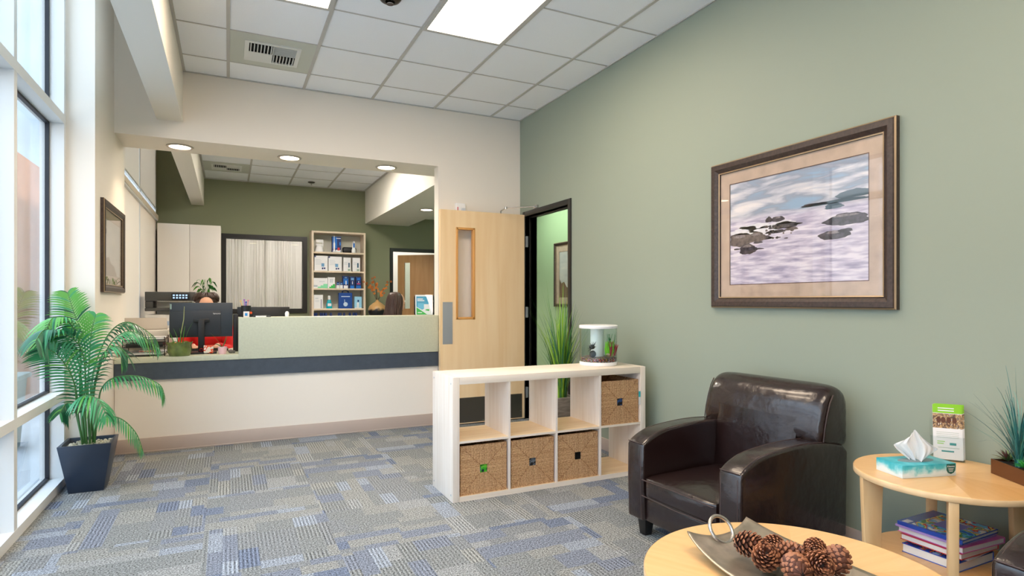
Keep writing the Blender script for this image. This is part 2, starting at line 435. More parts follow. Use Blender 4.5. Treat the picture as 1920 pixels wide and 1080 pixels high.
# beam
o = MB(); o.box(-0.524, -0.338, YF, YB, 2.70, 4.05); struct(o.build('trim_1', mat('beam_paint', (228,224,214), .7)), 'long painted beam below the ceiling')
o = MB(); o.box(-0.51, -0.338, 6.06, YFAR, 2.70, 4.0); struct(o.build('trim_2', MATS['beam_paint']), 'painted beam inside the reception')
# dropped bulkhead
o = MB(); o.box(2.135, 2.9, 6.06, YFAR, ZS, ZC+.05); struct(o.build('trim_3', mat('bulkhead_paint', (228,224,214), .7)), 'dropped white bulkhead')
# baseboards
o = MB(); o.box(XR-.012, XR, YF, Y0-.06, 0, .1); b_ = o
struct(b_.build('baseboard_right', BASEB, bevel=.003), 'taupe vinyl base along the green wall')
o = MB(); o.box(PX, PX+.01, 4.835, YB, 0, .115).box(XL+.0, PX+.01, 4.825, 4.835, 0, .115); struct(o.build('baseboard_left', BASEB, bevel=.003))
o = MB(); o.box(JX, XR, YB-.01, YB, 0, .115); struct(o.build('baseboard_back', BASEB, bevel=.003))
o = MB(); o.box(XH-.012, XH, 3.2, YFAR, 0, .1); struct(o.build('baseboard_hall', BASEB))

# ------------------------------------------------------------------ storefront window
w1 = thing('window_1', 'tall storefront window with white frame beside the carpet', None, (XL, 1.5, 0), 0, None, 'structure')
D = 0.06   # depth of the room-side frame before the glass
ys = [4.835-0.05, 3.82, 2.15, 0.5, -1.15]
zs = [0.0, 0.545, 2.385, 4.0]; th = [0.055, 0.065, 0.065, 0.05]
frm = MB()
frm.box(XL-.13, XL, 4.785, 4.835, 0, 4.0)
mull_y = [3.80, 2.1, 0.4, -1.3]
for y in mull_y: frm.box(XL-.13, XL, y-.025, y+.025, 0, 4.0)
frm.box(XL-.13, XL, -1.95, -1.9, 0, 4.0)
frm.build('window_frame', ALU, w1)
o = MB(); o.box(XL-.13, XL+.002, -1.9, 4.785, 0, 0.055).build('sill_rail', ALU, w1)
o = MB(); o.box(XL-.13, XL+.001, -1.9, 4.785, 0.57, 0.622).build('transom', ALU, w1)
o = MB(); o.box(XL-.13, XL+.001, -1.9, 4.785, 2.39, 2.45).build('transom', ALU, w1)
o = MB(); o.box(XL-.13, XL+.001, -1.9, 4.785, 3.95, 4.0).build('head_rail', ALU, w1)
edges_y = [4.785, 3.825, 3.775, 2.125, 2.075, .425, .375, -1.275, -1.325, -1.9]
for i in range(0, 10, 2):
    ya, yb = edges_y[i+1], edges_y[i]
    for (za, zb) in ((0.055, 0.57), (0.622, 2.39), (2.45, 3.95)):
        p = MB(); p.box(XL-.095, XL-.089, ya, yb, za, zb); gp = p.build('glass_pane', GLASS, w1)
        g = MB(); q = .014
        g.box(XL-.1, XL-.078, ya, ya+q, za, zb).box(XL-.1, XL-.078, yb-q, yb, za, zb).box(XL-.1, XL-.078, ya, yb, za, za+q).box(XL-.1, XL-.078, ya, yb, zb-q, zb)
        g.build('gasket', GASK, gp)

# reception side window with shades
w2 = thing('window_2', 'reception window behind roller shades', None, (XRL, 8, 0), 0, None, 'structure')
o = MB(); X2 = XRL-.06
for z0, z1 in ((.3,.36),(2.38,2.42),(3.84,3.9)): o.box(X2-.06, X2+.055, 6.06, 9.95, z0, z1)
for y in (6.085, 8.215, 9.92): o.box(X2-.06, X2+.03, y-.03, y+.03, .3, 3.9)
o.build('window_frame', ALU, w2)
for za, zb in ((.36,2.38),(2.42,3.84)):
    for ya, yb in ((6.11,8.18),(8.245,9.89)):
        MB().box(X2-.03, X2-.024, ya, yb, za, zb).build('glass_pane', GLASS, w2)
SHADE = translucent('shade_fabric', (240,230,216), 0.45)
for ya, yb, za, zb, lab in ((6.12,8.17,.5,2.43,'lower cream roller shade nearest the pier'),(8.27,9.93,.5,2.43,'lower cream roller shade next to the white cabinet'),
                       (6.12,8.17,2.56,3.84,'upper cream roller shade nearest the pier'),(8.27,9.93,2.56,3.84,'upper cream roller shade above the white cabinet end')):
    t = thing('roller_shade', lab, 'window shade', (XRL-.03, (ya+yb)/2, za), 0, 'roller shades on the reception window')
    MB().box(XRL-.034, XRL-.031, ya, yb, za, zb).build('shade_cloth', SHADE, t)
    MB().box(XRL-.042, XRL-.022, ya, yb, za-.02, za+.005).build('hem_bar', ALU, t)
    if za < 1: MB().box(XRL-.05, XRL+.0, ya-.02, yb+.02, 2.40, 2.46).build('headrail', mat('shade_headrail', (206,192,172), .5), t)
# reception partition trim on pier side
o = MB(); o.box(XRL-.0, PX, 6.06, 6.10, 0, 3.9); struct(o.build('trim_4', CREAM))

# ------------------------------------------------------------------ ceiling fixtures
LIGHTM = emis('light_diffuser', (255,232,206), 10.5)
def troffer(x0, y0, label, z=ZC, x=0.61, y=1.22, mat_=None):
    t = thing('ceiling_light', label, 'ceiling light', (x0+x/2, y0+y/2, z), 0, 'recessed ceiling light panels')
    f = MB(); b = .03
    f.box(x0, x0+x, y0, y0+b, z-.012, z+.0).box(x0, x0+x, y0+y-b, y0+y, z-.012, z).box(x0, x0+b, y0+b, y0+y-b, z-.012, z).box(x0+x-b, x0+x, y0+b, y0+y-b, z-.012, z)
    f.build('light_frame', GRIDM, t)
    MB().box(x0+b, x0+x-b, y0+b, y0+y-b, z-.008, z-.002).build('diffuser', mat_ or LIGHTM, t)
troffer(1.22, 2.77, 'large lit ceiling panel in front of the green wall')
troffer(0.0, 2.77, 'lit ceiling panel cut by the top of the picture, left of the larger one')
troffer(1.22, -0.28, 'unseen ceiling panel added for light further back on the green wall side')  # out of view behind the camera, added to brighten the room
troffer(0.0, -0.28, 'unseen ceiling panel added for light further back on the window side')  # second added panel behind the camera, never in view
LM2 = emis('reception_fill_diffuser', (255,244,230), 24.0)
troffer(0.895, 7.19, 'unseen ceiling panel added to light the reception desk', mat_=LM2)  # added fill panel, hidden by the header, brightens the reception
DL = emis('downlight_lens', (255,236,205), 9.0)
def downlight(x, y, z, lab, power=10, r=.085):
    t = thing('downlight', lab, 'ceiling light', (x, y, z), 0, 'round recessed downlights')
    MB().lathe([(r+.02, -.004), (r+.018, -.008), (r, -.008), (r-.004, .0), (r+.02, .0)], (x,y,z), 40).build('trim_ring', mat('downlight_trim', (200,190,178), .4), t)
    MB().lathe([(0, -.004), (r-.003, -.004), (r-.003, -.002), (0, -.002)], (x,y,z), 40).build('lens', DL, t)
    l = bpy.data.lights.new('downlight_lamp', 'SPOT'); l.energy = power; l.color = (1.0, .80, .58); l.spot_size = R(125); l.spot_blend = .6; l.shadow_soft_size = .06
    lo = bpy.data.objects.new('downlight_lamp', l); COL.objects.link(lo); lo.location = (0,0,-.03); lo.parent = t
downlight(-0.377, 5.84, ZS, 'leftmost of the three round lights under the header', 16)
downlight(0.515, 5.845, ZS, 'middle of the three round lights under the header', 14)
downlight(1.422, 5.85, ZS, 'rightmost of the three round lights under the header', 14)
downlight(2.61, 8.3, ZS, 'small round light in the bulkhead deep inside the reception', 14)
# supply vents
VENT = mat('vent_plate', (196,200,190), .5); VENT2 = mat('vent_vane', (222,224,220), .4)
def vent(x0, y0, z, lab, cx, cy, wx=.39, wy=.38):
    t = thing('air_vent', lab, 'air vent', (x0+.305, y0+.305, z), 0, 'ceiling air vents')
    p = MB(); hx0, hx1, hy0, hy1 = cx-wx/2, cx+wx/2, cy-wy/2, cy+wy/2
    X0, X1, Yy0, Yy1 = x0+.012, x0+.598, y0+.006, y0+.604
    p.box(X0, hx0, Yy0, Yy1, z-.004, z-.001).box(hx1, X1, Yy0, Yy1, z-.004, z-.001).box(hx0, hx1, Yy0, hy0, z-.004, z-.001).box(hx0, hx1, hy1, Yy1, z-.004, z-.001)
    p.build('vent_panel', VENT, t)
    MB().box(hx0, hx1, hy0, hy1, z-.0025, z-.001).build('duct_shade', DARKIN, t)  # flat dark sheet painted as the shade inside the duct
    r = MB(); e = .03
    for a, b, c, d in ((hx0,hx1,hy0,hy0+e),(hx0,hx1,hy1-e,hy1),(hx0,hx0+e,hy0+e,hy1-e),(hx1-e,hx1,hy0+e,hy1-e)): r.box(a,b,c,d,z-.012,z-.004)
    r.build('grille_rim', VENT2, t)
    v = MB(); ix0, ix1, iy0, iy1 = hx0+e, hx1-e, hy0+e, hy1-e; mx = (ix0+ix1)/2; my = (iy0+iy1)/2
    n = 7
    for i in range(n):
        x = ix0 + (mx-ix0)*(i+.5)/n
        v.box(x-.003, x+.003, iy0, my, z-.024, z-.003, None)
        x = mx + (ix1-mx)*(i+.5)/n
        v.box(x-.003, x+.003, my, iy1, z-.024, z-.003)
    for i in range(6):
        y = iy0 + (my-iy0)*(i+.5)/6
        v.box(mx, ix1, y-.0015, y+.0015, z-.016, z-.003)
    v.box(mx-.002, mx+.002, iy0, iy1, z-.02, z-.003).box(ix0, mx, my, iy1, z-.014, z-.011)
    v.build('vane', VENT2, t)
vent(0.0, 4.58, ZC, 'square air vent in the ceiling tile above the reception header', .305, 4.885)
vent(-0.325, 9.02, ZC, 'small air vent in the reception ceiling beside the beam', -.02, 9.325)
# smoke detector and sprinklers
t = thing('smoke_detector', 'dark round sprinkler cup at the top edge of the picture', 'sprinkler', (.915, 3.665, ZC))
MB().lathe([(0,-.002),(.065,-.002),(.07,-.008),(.06,-.022),(.045,-.03),(.03,-.03),(.03,-.01),(0,-.01)], (.915,3.665,ZC), 32).build('cup', mat('dark_bronze', (60,54,52), .3, .6), t)
MB().lathe([(0,-.045),(.022,-.045),(.022,-.041),(.006,-.04),(.006,-.01),(0,-.01)], (.915,3.665,ZC), 20).build('deflector', CHROME, t)
t.name = 'ceiling_sprinkler'
t = thing('ceiling_sprinkler', 'small dark sprinkler on the reception ceiling', 'sprinkler', (1.2, 9.9, ZC))
MB().lathe([(0,-.001),(.055,-.001),(.055,-.01),(.03,-.02),(0,-.02)], (1.2,9.9,ZC), 24).build('cup', MATS['dark_bronze'], t)
MB().tube([(1.2,9.9,ZC-.02),(1.2,9.9,ZC-.05)], .008).build('deflector', CHROME, t)

# ------------------------------------------------------------------ hall doorway and open door
tr = MB(); c = .05
tr.box(XR-.012, XR+.134, Y1, Y1+c, 0, ZD+c).box(XR-.012, XR+.134, Y0-c, Y0, 0, ZD+c).box(XR-.012, XR+.134, Y0, Y1, ZD, ZD+c)
tr.box(XR+.04, XR+.06, Y1-.014, Y1, 0, ZD).box(XR+.04, XR+.06, Y0, Y0+.014, 0, ZD).box(XR+.04, XR+.06, Y0, Y1, ZD-.014, ZD)
struct(tr.build('trim_5', BLACKP, bevel=.002), 'black door frame in the green wall')
d1 = thing('door_1', 'open maple door with narrow window folded against the cream wall', None, (2.775, 5.47, 0), 0, None, 'structure')
dx0, dx1, dy0, dy1 = 1.853, 2.768, 5.452, 5.497; wx0, wx1, wz0, wz1 = 2.018, 2.208, 1.045, 1.94
o = MB(); o.box(dx0, wx0, dy0, dy1, .01, 2.112).box(wx1, dx1, dy0, dy1, .01, 2.112).box(wx0, wx1, dy0, dy1, .01, wz0).box(wx0, wx1, dy0, dy1, wz1, 2.112)
bmesh.ops.remove_doubles(o.bm, verts=o.bm.verts, dist=1e-5)
o.build('door_leaf', MAPLE, d1)
o = MB(); g = .016
for a, b, cc, d in ((wx0-.006,wx0+g,wz0-.006,wz1+.006),(wx1-g,wx1+.006,wz0-.006,wz1+.006),(wx0,wx1,wz0-.006,wz0+g),(wx0,wx1,wz1-g,wz1+.006)): o.box(a,b,dy0-.006,dy1+.006,cc,d)
o.build('glazing_bead', MAPLE_D, d1, bevel=.003)
MB().box(wx0+.01, wx1-.01, dy0+.018, dy0+.024, wz0+.01, wz1-.01).build('glass', GLASS, d1)
MB().box(1.876, 1.977, dy0-.002, dy0, .80, 1.21).build('push_plate', STEEL, d1)
o = MB(); o.box(1.885, 2.738, dy0-.002, dy0, .02, .265); kp = o.build('kick_plate', STEEL_D, d1)
o = MB()
for x in (1.9, 2.1, 2.3, 2.5, 2.72):
    for z in (.035, .25): o.lathe([(0,-.0045),(.004,-.004),(.005,-.002)], (x, dy0, z), 8, M=Matrix.Rotation(R(-90),3,'X'))
for z in (.09, .17): o.lathe([(0,-.0045),(.004,-.004),(.005,-.002)], (2.72, dy0, z), 8, M=Matrix.Rotation(R(-90),3,'X'))
o.build('screw', CHROME, kp)
for z in (.22, 1.05, 1.78):
    MB().box(2.778, 2.80, Y1-.016, Y1-.0, z, z+.11).build('hinge', STEEL, d1)
o = MB(); e = Vector((2.50, 5.34, 2.15)); a = Vector((2.50, 5.46, 2.112)); b = Vector((2.772, 5.20, 2.165))
o.tube([a, a+Vector((0,0,.025)), e], .007, 8).tube([e, b], .006, 8).lathe([(0,-.012),(.013,-.012),(.013,.012),(0,.012)], e, 14).box(2.755, 2.778, 5.16, 5.24, 2.145, 2.175)
o.box(2.44, 2.62, 5.497, 5.56, 2.03, 2.09)
o.build('closer_arm', CHROME, d1)
# strobe
t = thing('fire_alarm_strobe', 'white fire alarm strobe on the cream wall above the open door', 'alarm', (2.1, YB, 2.14))
MB().box(2.045, 2.15, YB-.035, YB, 2.10, 2.20).build('housing', WHITEPL, t, bevel=.006)
MB().box(2.105, 2.145, YB-.05, YB-.034, 2.11, 2.15).build('lens', mat('clear_lens', (200,205,215), .1), t, bevel=.005)
MB().box(2.062, 2.07, YB-.0365, YB-.035, 2.115, 2.16).build('red_marking', mat('red_mark', (190,30,40), .5), t)

# far doorway and brown door
tr = MB(); c = .055
tr.box(2.62-c, 2.62, YFAR-.02, YFAR+.11, 0, 2.1+c).box(3.47, 3.47+c, YFAR-.02, YFAR+.11, 0, 2.1+c).box(2.62, 3.47, YFAR-.02, YFAR+.11, 2.1, 2.1+c)
struct(tr.build('trim_6', BLACKP), 'black door frame in the olive wall')
d2 = thing('door_2', 'brown wooden door with narrow glass standing ajar behind the reception', None, (3.42, YFAR+.1, 0), R(143), None, 'structure')
def dl(o_, n_, m_): return o_.build(n_, m_, d2)
o = MB(); Wd = WM[d2.name]
o.box(0, .46, 0, .045, .01, 2.07, Wd).box(.57, .70, 0, .045, .01, 2.07, Wd).box(.46, .57, 0, .045, .01, 1.08, Wd).box(.46, .57, 0, .045, 1.93, 2.07, Wd)
dl(o, 'door_leaf', BROWND)
dl(MB().box(.46, .57, .02, .026, 1.08, 1.93, Wd), 'glass', glass_mat('door_glass', (.85,.9,.86,1)))
# small table lamp-free wall picture etc. are omitted: nothing of them shows

# black framed interior window with curtain
w3 = thing('window_3', 'black framed interior window with sheer curtains', None, (.55, YFAR, 1.0), 0, None, 'structure')
o = MB(); fx0, fx1, fz0, fz1, b = -.10, 1.18, 1.025, 2.28, .07
o.box(fx0, fx0+b, YFAR-.03, YFAR+.1, fz0, fz1).box(fx1-b, fx1, YFAR-.03, YFAR+.1, fz0, fz1).box(fx0+b, fx1-b, YFAR-.03, YFAR+.1, fz0, fz0+b).box(fx0+b, fx1-b, YFAR-.03, YFAR+.1, fz1-b, fz1)
o.build('window_frame', BLACKP, w3)
MB().box(fx0+b, fx1-b, YFAR+.03, YFAR+.036, fz0+b, fz1-b).build('glass_pane', GLASS, w3)
CURT = translucent('sheer_curtain', (226,222,216), 0.5)
def curtain(xa, xb, lab):
    n = 220
    def fn(u, v):
        x = xa + (xb-xa)*u
        A = .016*(0.4+0.6*(1-v))*(.6+.4*math.sin(u*9+xa*7))
        return (x + .006*math.sin(40*u+5*v), YFAR+.17 + A*math.sin(u*math.pi*2*15*(xb-xa)/.6 + 1.5*math.sin(u*11)) + .012*math.sin(u*17), 1.0+1.22*v)
    o = MB(); o.grid(fn, n, 8)
    return tag(o.build('curtain', CURT, loc=((xa+xb)/2, YFAR+.17, 1.0), fixn=False, sharp=180), lab, 'curtain', 'sheer curtains in the interior window')
curtain(-.06, .56, 'grey-white sheer curtain in the left half of the interior window')
curtain(.54, 1.14, 'bright white sheer curtain in the right half of the interior window')
MB_ = MB(); MB_.tube([(-.08,YFAR+.17,2.235),(1.16,YFAR+.17,2.235)], .008)
tag(MB_.build('curtain_rod', STEEL, loc=(.54,YFAR+.17,2.235)), 'thin rod carrying the sheer curtains', 'curtain rod')

# ------------------------------------------------------------------ reception counter
rc = thing('reception_counter', 'long reception counter with cream front, dark band and raised sage ledge', 'counter', (.55, YB, 0))
xa, xb = PX+.003, JX-.003
MB().box(xa, xb, YB, YB+.1, 0, .70).build('front_panel', CREAM, rc)
o = MB(); o.box(xa, xb, YB-.01, YB, 0, .115).box(xa, xb, YB-.018, YB-.01, 0, .012); o.build('cove_base', BASEB, rc, bevel=.003)
MB().box(xa, xb-.006, YB-.022, YB+.05, .583, .722).build('dark_band', SLATE, rc)
MB().box(xa, xb-.006, YB-.03, 6.42, .722, .765).build('worktop', SAGE, rc, bevel=.002)
MB().box(.079, xb-.001, YB-.032, YB+.20, .7225, 1.08).build('raised_ledge', SAGE, rc, bevel=.004, seg=3)

# ------------------------------------------------------------------ cube shelf
cs = thing('cube_shelf', 'pale birch cube shelf with eight openings standing across the carpet', 'shelf', (1.943, 3.36, 0))
sx0, sx1, sy0, sy1, sH = 1.219, 2.667, 3.36, 3.745, .757
to = .045; inr = .014
MB().box(sx0, sx0+to, sy0, sy1, 0, sH).build('side_panel', BIRCH_Z, cs, bevel=.0015)
MB().box(sx1-to, sx1, sy0, sy1, 0, sH).build('side_panel', BIRCH_Z, cs, bevel=.0015)
MB().box(sx0+to, sx1-to, sy0, sy1, sH-to, sH).build('top_board', BIRCH_X, cs, bevel=.0015)
def edged(ob):
    ob.data.materials.append(BIRCH_X)
    for f in ob.data.polygons:
        if f.normal.y < -.9: f.material_index = 1
edged(MB().box(sx0+to, sx1-to, sy0, sy1, .0, .032).build('bottom_board', BIRCH_I, cs))
W4 = (sx1-sx0-2*to-3*inr)/4
cells = [sx0+to + i*(W4+inr) for i in range(4)]
for i in range(3):
    MB().box(cells[i]+W4, cells[i]+W4+inr, sy0+.002, sy1-.002, .032, sH-to).build('divider', BIRCH_Z, cs)
zm = .353
for i in range(4):
    edged(MB().box(cells[i], cells[i]+W4, sy0+.002, sy1-.002, zm, zm+inr).build('middle_board', BIRCH_I, cs))
for z in (.04, sH-.04):
    for y in (sy0+.03, sy1-.03): MB().lathe([(0,-.001),(.006,-.001),(.006,0)], (sx0,y,z), 10, M=Matrix.Rotation(R(90),3,'Y')).build('cap_screw', STEEL, cs)

# baskets (local frame: centre x, front y=0, base z=0)
bk = thing('wicker_basket', '', 'basket', (0,0,0), 0, 'woven baskets in the cube shelf')
bw, bh, bd, h0 = .155, .30, .34, .026
o = MB(); tn = .012
zc = .15
o.box(-bw, -h0, 0, tn, 0, bh).box(h0, bw, 0, tn, 0, bh).box(-h0, h0, 0, tn, 0, zc-h0).box(-h0, h0, 0, tn, zc+h0, bh)
bmesh.ops.remove_doubles(o.bm, verts=o.bm.verts, dist=1e-5)
o.build('front_face', WICKER, bk)
o = MB(); o.box(-bw, -bw+tn, tn, bd, 0, bh).box(bw-tn, bw, tn, bd, 0, bh).box(-bw+tn, bw-tn, bd-tn, bd, 0, bh).box(-bw+tn, bw-tn, tn, bd-tn, 0, tn)
o.build('basket_wall', WICKER, bk)
MB().box(-bw+tn, bw-tn, .03, .034, tn, bh-.02).build('hole_shade', DARKIN, bk)  # dark sheet standing in for the shade inside the basket
spots = [(0, 0, .0325, 'bottom row basket nearest the window, green toy showing in its hole'), (1, 0, .0325, 'second basket of the bottom row, grey thing showing in its hole'),
         (2, 0, .0325, 'third basket of the bottom row, empty dark hole'), (3, 1, zm+inr+.0005, 'woven basket in the top row below the fish tank')]
bas = []
for k, (ci, row, z, lab) in enumerate(spots):
    loc = (cells[ci]+W4/2, sy0+.012, z)
    if k == 0: move(bk, loc); bk['label'] = lab; bas.append(bk)
    else: bas.append(dup(bk, loc, (0,0,R((0,.6,-.4,.3)[k])), lab))
# things seen in the basket holes
def holeprop(ci, z, name, lab, cat, stops):
    x = cells[ci]+W4/2
    o = MB(); o.box(x-.04, x+.04, sy0+.027, sy0+.04, z+.1, z+.19)
    tag(o.build(name, pattern(name+'_print', stops, 40), bevel=.004, loc=(x, sy0+.034, z+.1)), lab, cat)
holeprop(0, .0325, 'toy', 'green and blue toy inside the first bottom basket', 'toy', [(0,(20,30,60)),(.42,(60,180,40)),(.55,(120,210,60)),(.62,(30,90,190))])
holeprop(1, .0325, 'toy', 'grey and black toy inside the second bottom basket', 'toy', [(0,(20,22,26)),(.48,(110,120,130)),(.6,(30,36,44))])
holeprop(3, zm+inr, 'toy', 'dark blue toy inside the basket below the fish tank', 'toy', [(0,(12,14,22)),(.52,(40,80,140)),(.62,(14,18,30))])
# tags on the shelf end
t = MB().box(2.607, 2.622, sy0-.003, sy0-.0, .49, .55).build('price_tag', WHITEPL, cs); t['label'] = 'small white tag with a teal flap'
MB().box(2.604, 2.620, sy0-.0045, sy0-.003, .545, .585).build('flap', mat('teal_card', (40,180,190), .4), t)

# ------------------------------------------------------------------ fish tank
tx, ty, tz, tr_ = 2.43, 3.60, sH, .137
ft = thing('fish_tank', 'small round fish tank with white lid on the cube shelf', 'fish tank', (tx, ty, tz))
MB().lathe([(0,0),(tr_-.004,0),(tr_,.004),(tr_,.022),(tr_-.004,.026),(0,.026)], (tx,ty,tz+.0005), 64).build('base', WHITEPL, ft)
MB().lathe([(0,.266),(tr_+.001,.266),(tr_+.003,.27),(tr_+.003,.284),(tr_-.002,.289),(0,.291)], (tx,ty,tz), 64).build('lid', WHITEPL, ft)
MB().lathe([(tr_-.002,.026),(tr_-.002,.266),(tr_-.006,.266),(tr_-.006,.026)], (tx,ty,tz), 64).build('glass_wall', glass_mat('tank_glass', (.93,.98,.97,1), 1.33), ft)
MB().lathe([(0,.035),(.048,.035),(.048,.266),(0,.266)], (tx-.005,ty+.01,tz), 32).build('filter_column', WHITEPL, ft)
GRAV = pattern('tank_gravel', [(0,(12,14,22)),(.30,(240,200,90)),(.335,(14,16,26)),(.55,(240,90,70)),(.60,(14,16,26)),(.64,(70,170,230)),(.68,(20,20,30)),(.70,(240,220,120)),(.72,(20,20,26))], 95, .4, 0)
MB().lathe([(0,.027),(tr_-.008,.027),(tr_-.008,.056),(.09,.064),(.05,.060),(0,.066)], (tx,ty,tz), 48).build('gravel', GRAV, ft)
o = MB(); rr = random.Random(3)
for i in range(80):
    a = rr.random()*6.28; q = rr.random()*.042; bx, by = tx+.045+q*math.cos(a), ty-.085+q*math.sin(a)*.5
    hgt = .05+rr.random()*.06; dx, dy = (rr.random()-.5)*.05, (rr.random()-.5)*.03
    o.mi = 0 if dx < 0 else 1
    o.tube([(bx,by,tz+.07),(bx+dx*.4,by+dy*.4,tz+.07+hgt*.6),(bx+dx,by+dy,tz+.07+hgt)], [.004,.009,.002], 5, flat=.45)
o.build('water_plant', [mat('water_plant_green', (120,190,40), .5), mat('water_plant_red', (150,50,60), .5)], ft)
o = MB(); o.ball((tx+.045,ty-.085,tz+.075), .025, 1.3, .8, .8, 10).ball((tx+.025,ty-.09,tz+.08), .015, 1.4, 1, .7, 8); o.build('stone', mat('tank_stone', (176,160,130), .8, bump=(80,.5,.01)), ft)
o = MB(); o.ball((tx-.085,ty-.055,tz+.085), .026, 1,.8,1,12).ball((tx-.088,ty-.05,tz+.135), .022, 1,1,.8,10)
for i in range(14):
    a = i*.9; o.tube([(tx-.088,ty-.05,tz+.135),(tx-.088+.035*math.cos(a),ty-.05+.012*math.sin(a),tz+.135+.04*math.sin(a*1.3))], [.004,.001], 4)
o.build('black_ornament', BLK, ft)
o = MB()
for i in range(12):
    bx, by = tx+.09+rr.random()*.03, ty-.03+rr.random()*.05
    o.tube([(bx,by,tz+.06),(bx+.01*math.sin(i),by,tz+.15),(bx+.02*math.sin(i*2),by,tz+.22)], [.003,.004,.001], 5, flat=.4)
o.build('tall_water_plant', mat('water_grass', (40,120,60), .5), ft)

# ------------------------------------------------------------------ grass plant in grey wooden planter
def blades(o, c, n, h0, h1, spread, w, R_, mats=3, lean=0, curl=1.0, base_r=.05, xmax=2.765):
    for i in range(n):
        a = R_.random()*2*math.pi; s = (R_.random()**.8)*spread; hh = h0 + (h1-h0)*R_.random()*(1-.35*s/spread)
        br = R_.random()*base_r; b = Vector((c[0]+br*math.cos(a), c[1]+br*math.sin(a), c[2]))
        d = Vector((math.cos(a+R_.uniform(-.5,.5)), math.sin(a+R_.uniform(-.5,.5)), 0))
        droop = R_.random()**2*curl*hh*.35
        side = Vector((-d.y, d.x, 0))
        ww = w*(.6+.6*R_.random()); o.mi = R_.randrange(mats)
        n_ = 7; prev = None
        for k in range(n_+1):
            t = k/n_
            p = b + d*(s*t**1.7) + Vector((0,0, hh*t - droop*t**3.2))
            wd = ww*(1-t**1.6)*.5+.0004
            lim = xmax-.09
            if p.x > lim: p.x = lim + (xmax-lim-.012)*(1-math.exp(-(p.x-lim)/.08))
            l, r_ = o.bm.verts.new(p-side*wd), o.bm.verts.new(p+side*wd)
            if prev: o._f([prev[0], prev[1], r_, l])
            prev = (l, r_)
gp = thing('potted_grass', 'tall spiky grass plant in a grey wooden planter behind the cube shelf', 'plant', (2.50, 4.25, 0))
o = MB(); px0, px1, py0, py1 = 2.40, 2.60, 4.15, 4.35; tw = .02; ph = .43
GREYW = wood('weathered_grey_wood', (150,144,138), (112,106,102), (2,2,10), .7, 6)
def taper(o, cx, cy, a0, a1, z0, z1, t=.012):
    """square tapered planter with hollow top"""
    def ring(h, z): return [o.bm.verts.new((cx+sx*h, cy+sy*h, z)) for sx, sy in ((-1,-1),(1,-1),(1,1),(-1,1))]
    A, B, C, Dd = ring(a0, z0), ring(a1, z1), ring(a1-t*1.6, z1), ring(a1-t*2.2, z1-.04)
    o._f(A[::-1])
    for P, Q in ((A,B),(B,C),(C,Dd)):
        for k in range(4): o._f([P[k], P[(k+1)%4], Q[(k+1)%4], Q[k]])
    o._f(Dd)
taper(o, 2.50, 4.25, .085, .10, 0, ph, .014)
o.build('planter', GREYW, gp, bevel=.002)
o = MB(); o.box(2.42, 2.58, 4.17, 4.33, ph-.05, ph-.025); o.build('moss', mat('moss', (70,90,40), .9, bump=(80,.6,.02)), gp)
o = MB(); R2 = random.Random(11)
blades(o, (2.50,4.25,ph-.03), 190, .45, 1.12, .24, .012, R2, 3, curl=1.0, base_r=.05)
blades(o, (2.50,4.25,ph-.03), 90, .35, .75, .30, .009, R2, 3, curl=1.6, base_r=.05)
GB = [mat('blade_light', (150,190,60), .5), mat('blade_mid', (96,150,44), .5), mat('blade_teal', (60,120,84), .5)]
o.build('foliage', GB, gp, fixn=False)

# ------------------------------------------------------------------ palm by the window
pm = thing('potted_palm', 'green palm in a dark blue square planter by the window', 'plant', (-.82, 4.66, 0))
NAVY = mat('navy_planter', (36,48,66), .35, bump=(200,.05,.001), var=(6,.08))
o = MB(); taper(o, -.818, 4.665, .093, .143, 0, .31, .011); o.build('planter', NAVY, pm, bevel=.002)
o = MB(); Rg = random.Random(5)
for i in range(260):
    o.ball((-.818+Rg.uniform(-.115,.115), 4.665+Rg.uniform(-.115,.115), .285+Rg.uniform(-.008,.008)), Rg.uniform(.006,.012), 1, 1, .7, 6)
o.build('gravel', mat('pale_gravel', (206,200,180), .8), pm)['kind'] = 'stuff'
def bez(P, t):
    n = len(P)-1; p = Vector((0,0,0))
    for i, q in enumerate(P):
        p += Vector(q) * (math.comb(n,i) * t**i * (1-t)**(n-i))
    return p
PG = [mat('palm_green', (56,146,92), .38, spec=.6), mat('palm_green_bright', (88,160,68), .4), mat('palm_green_dark', (20,92,58), .36), mat('palm_stem', (70,120,60), .5)]
Rp = random.Random(21)
def catmull(P, t):
    n = len(P)-1; x = t*n; i = min(int(x), n-1); f = x-i
    p0 = P[max(i-1,0)]; p1 = P[i]; p2 = P[i+1]; p3 = P[min(i+2,n)]
    return .5*((2*p1)+(p2-p0)*f+(2*p0-5*p1+4*p2-p3)*f*f+(3*p1-p0-3*p2+p3)*f**3)
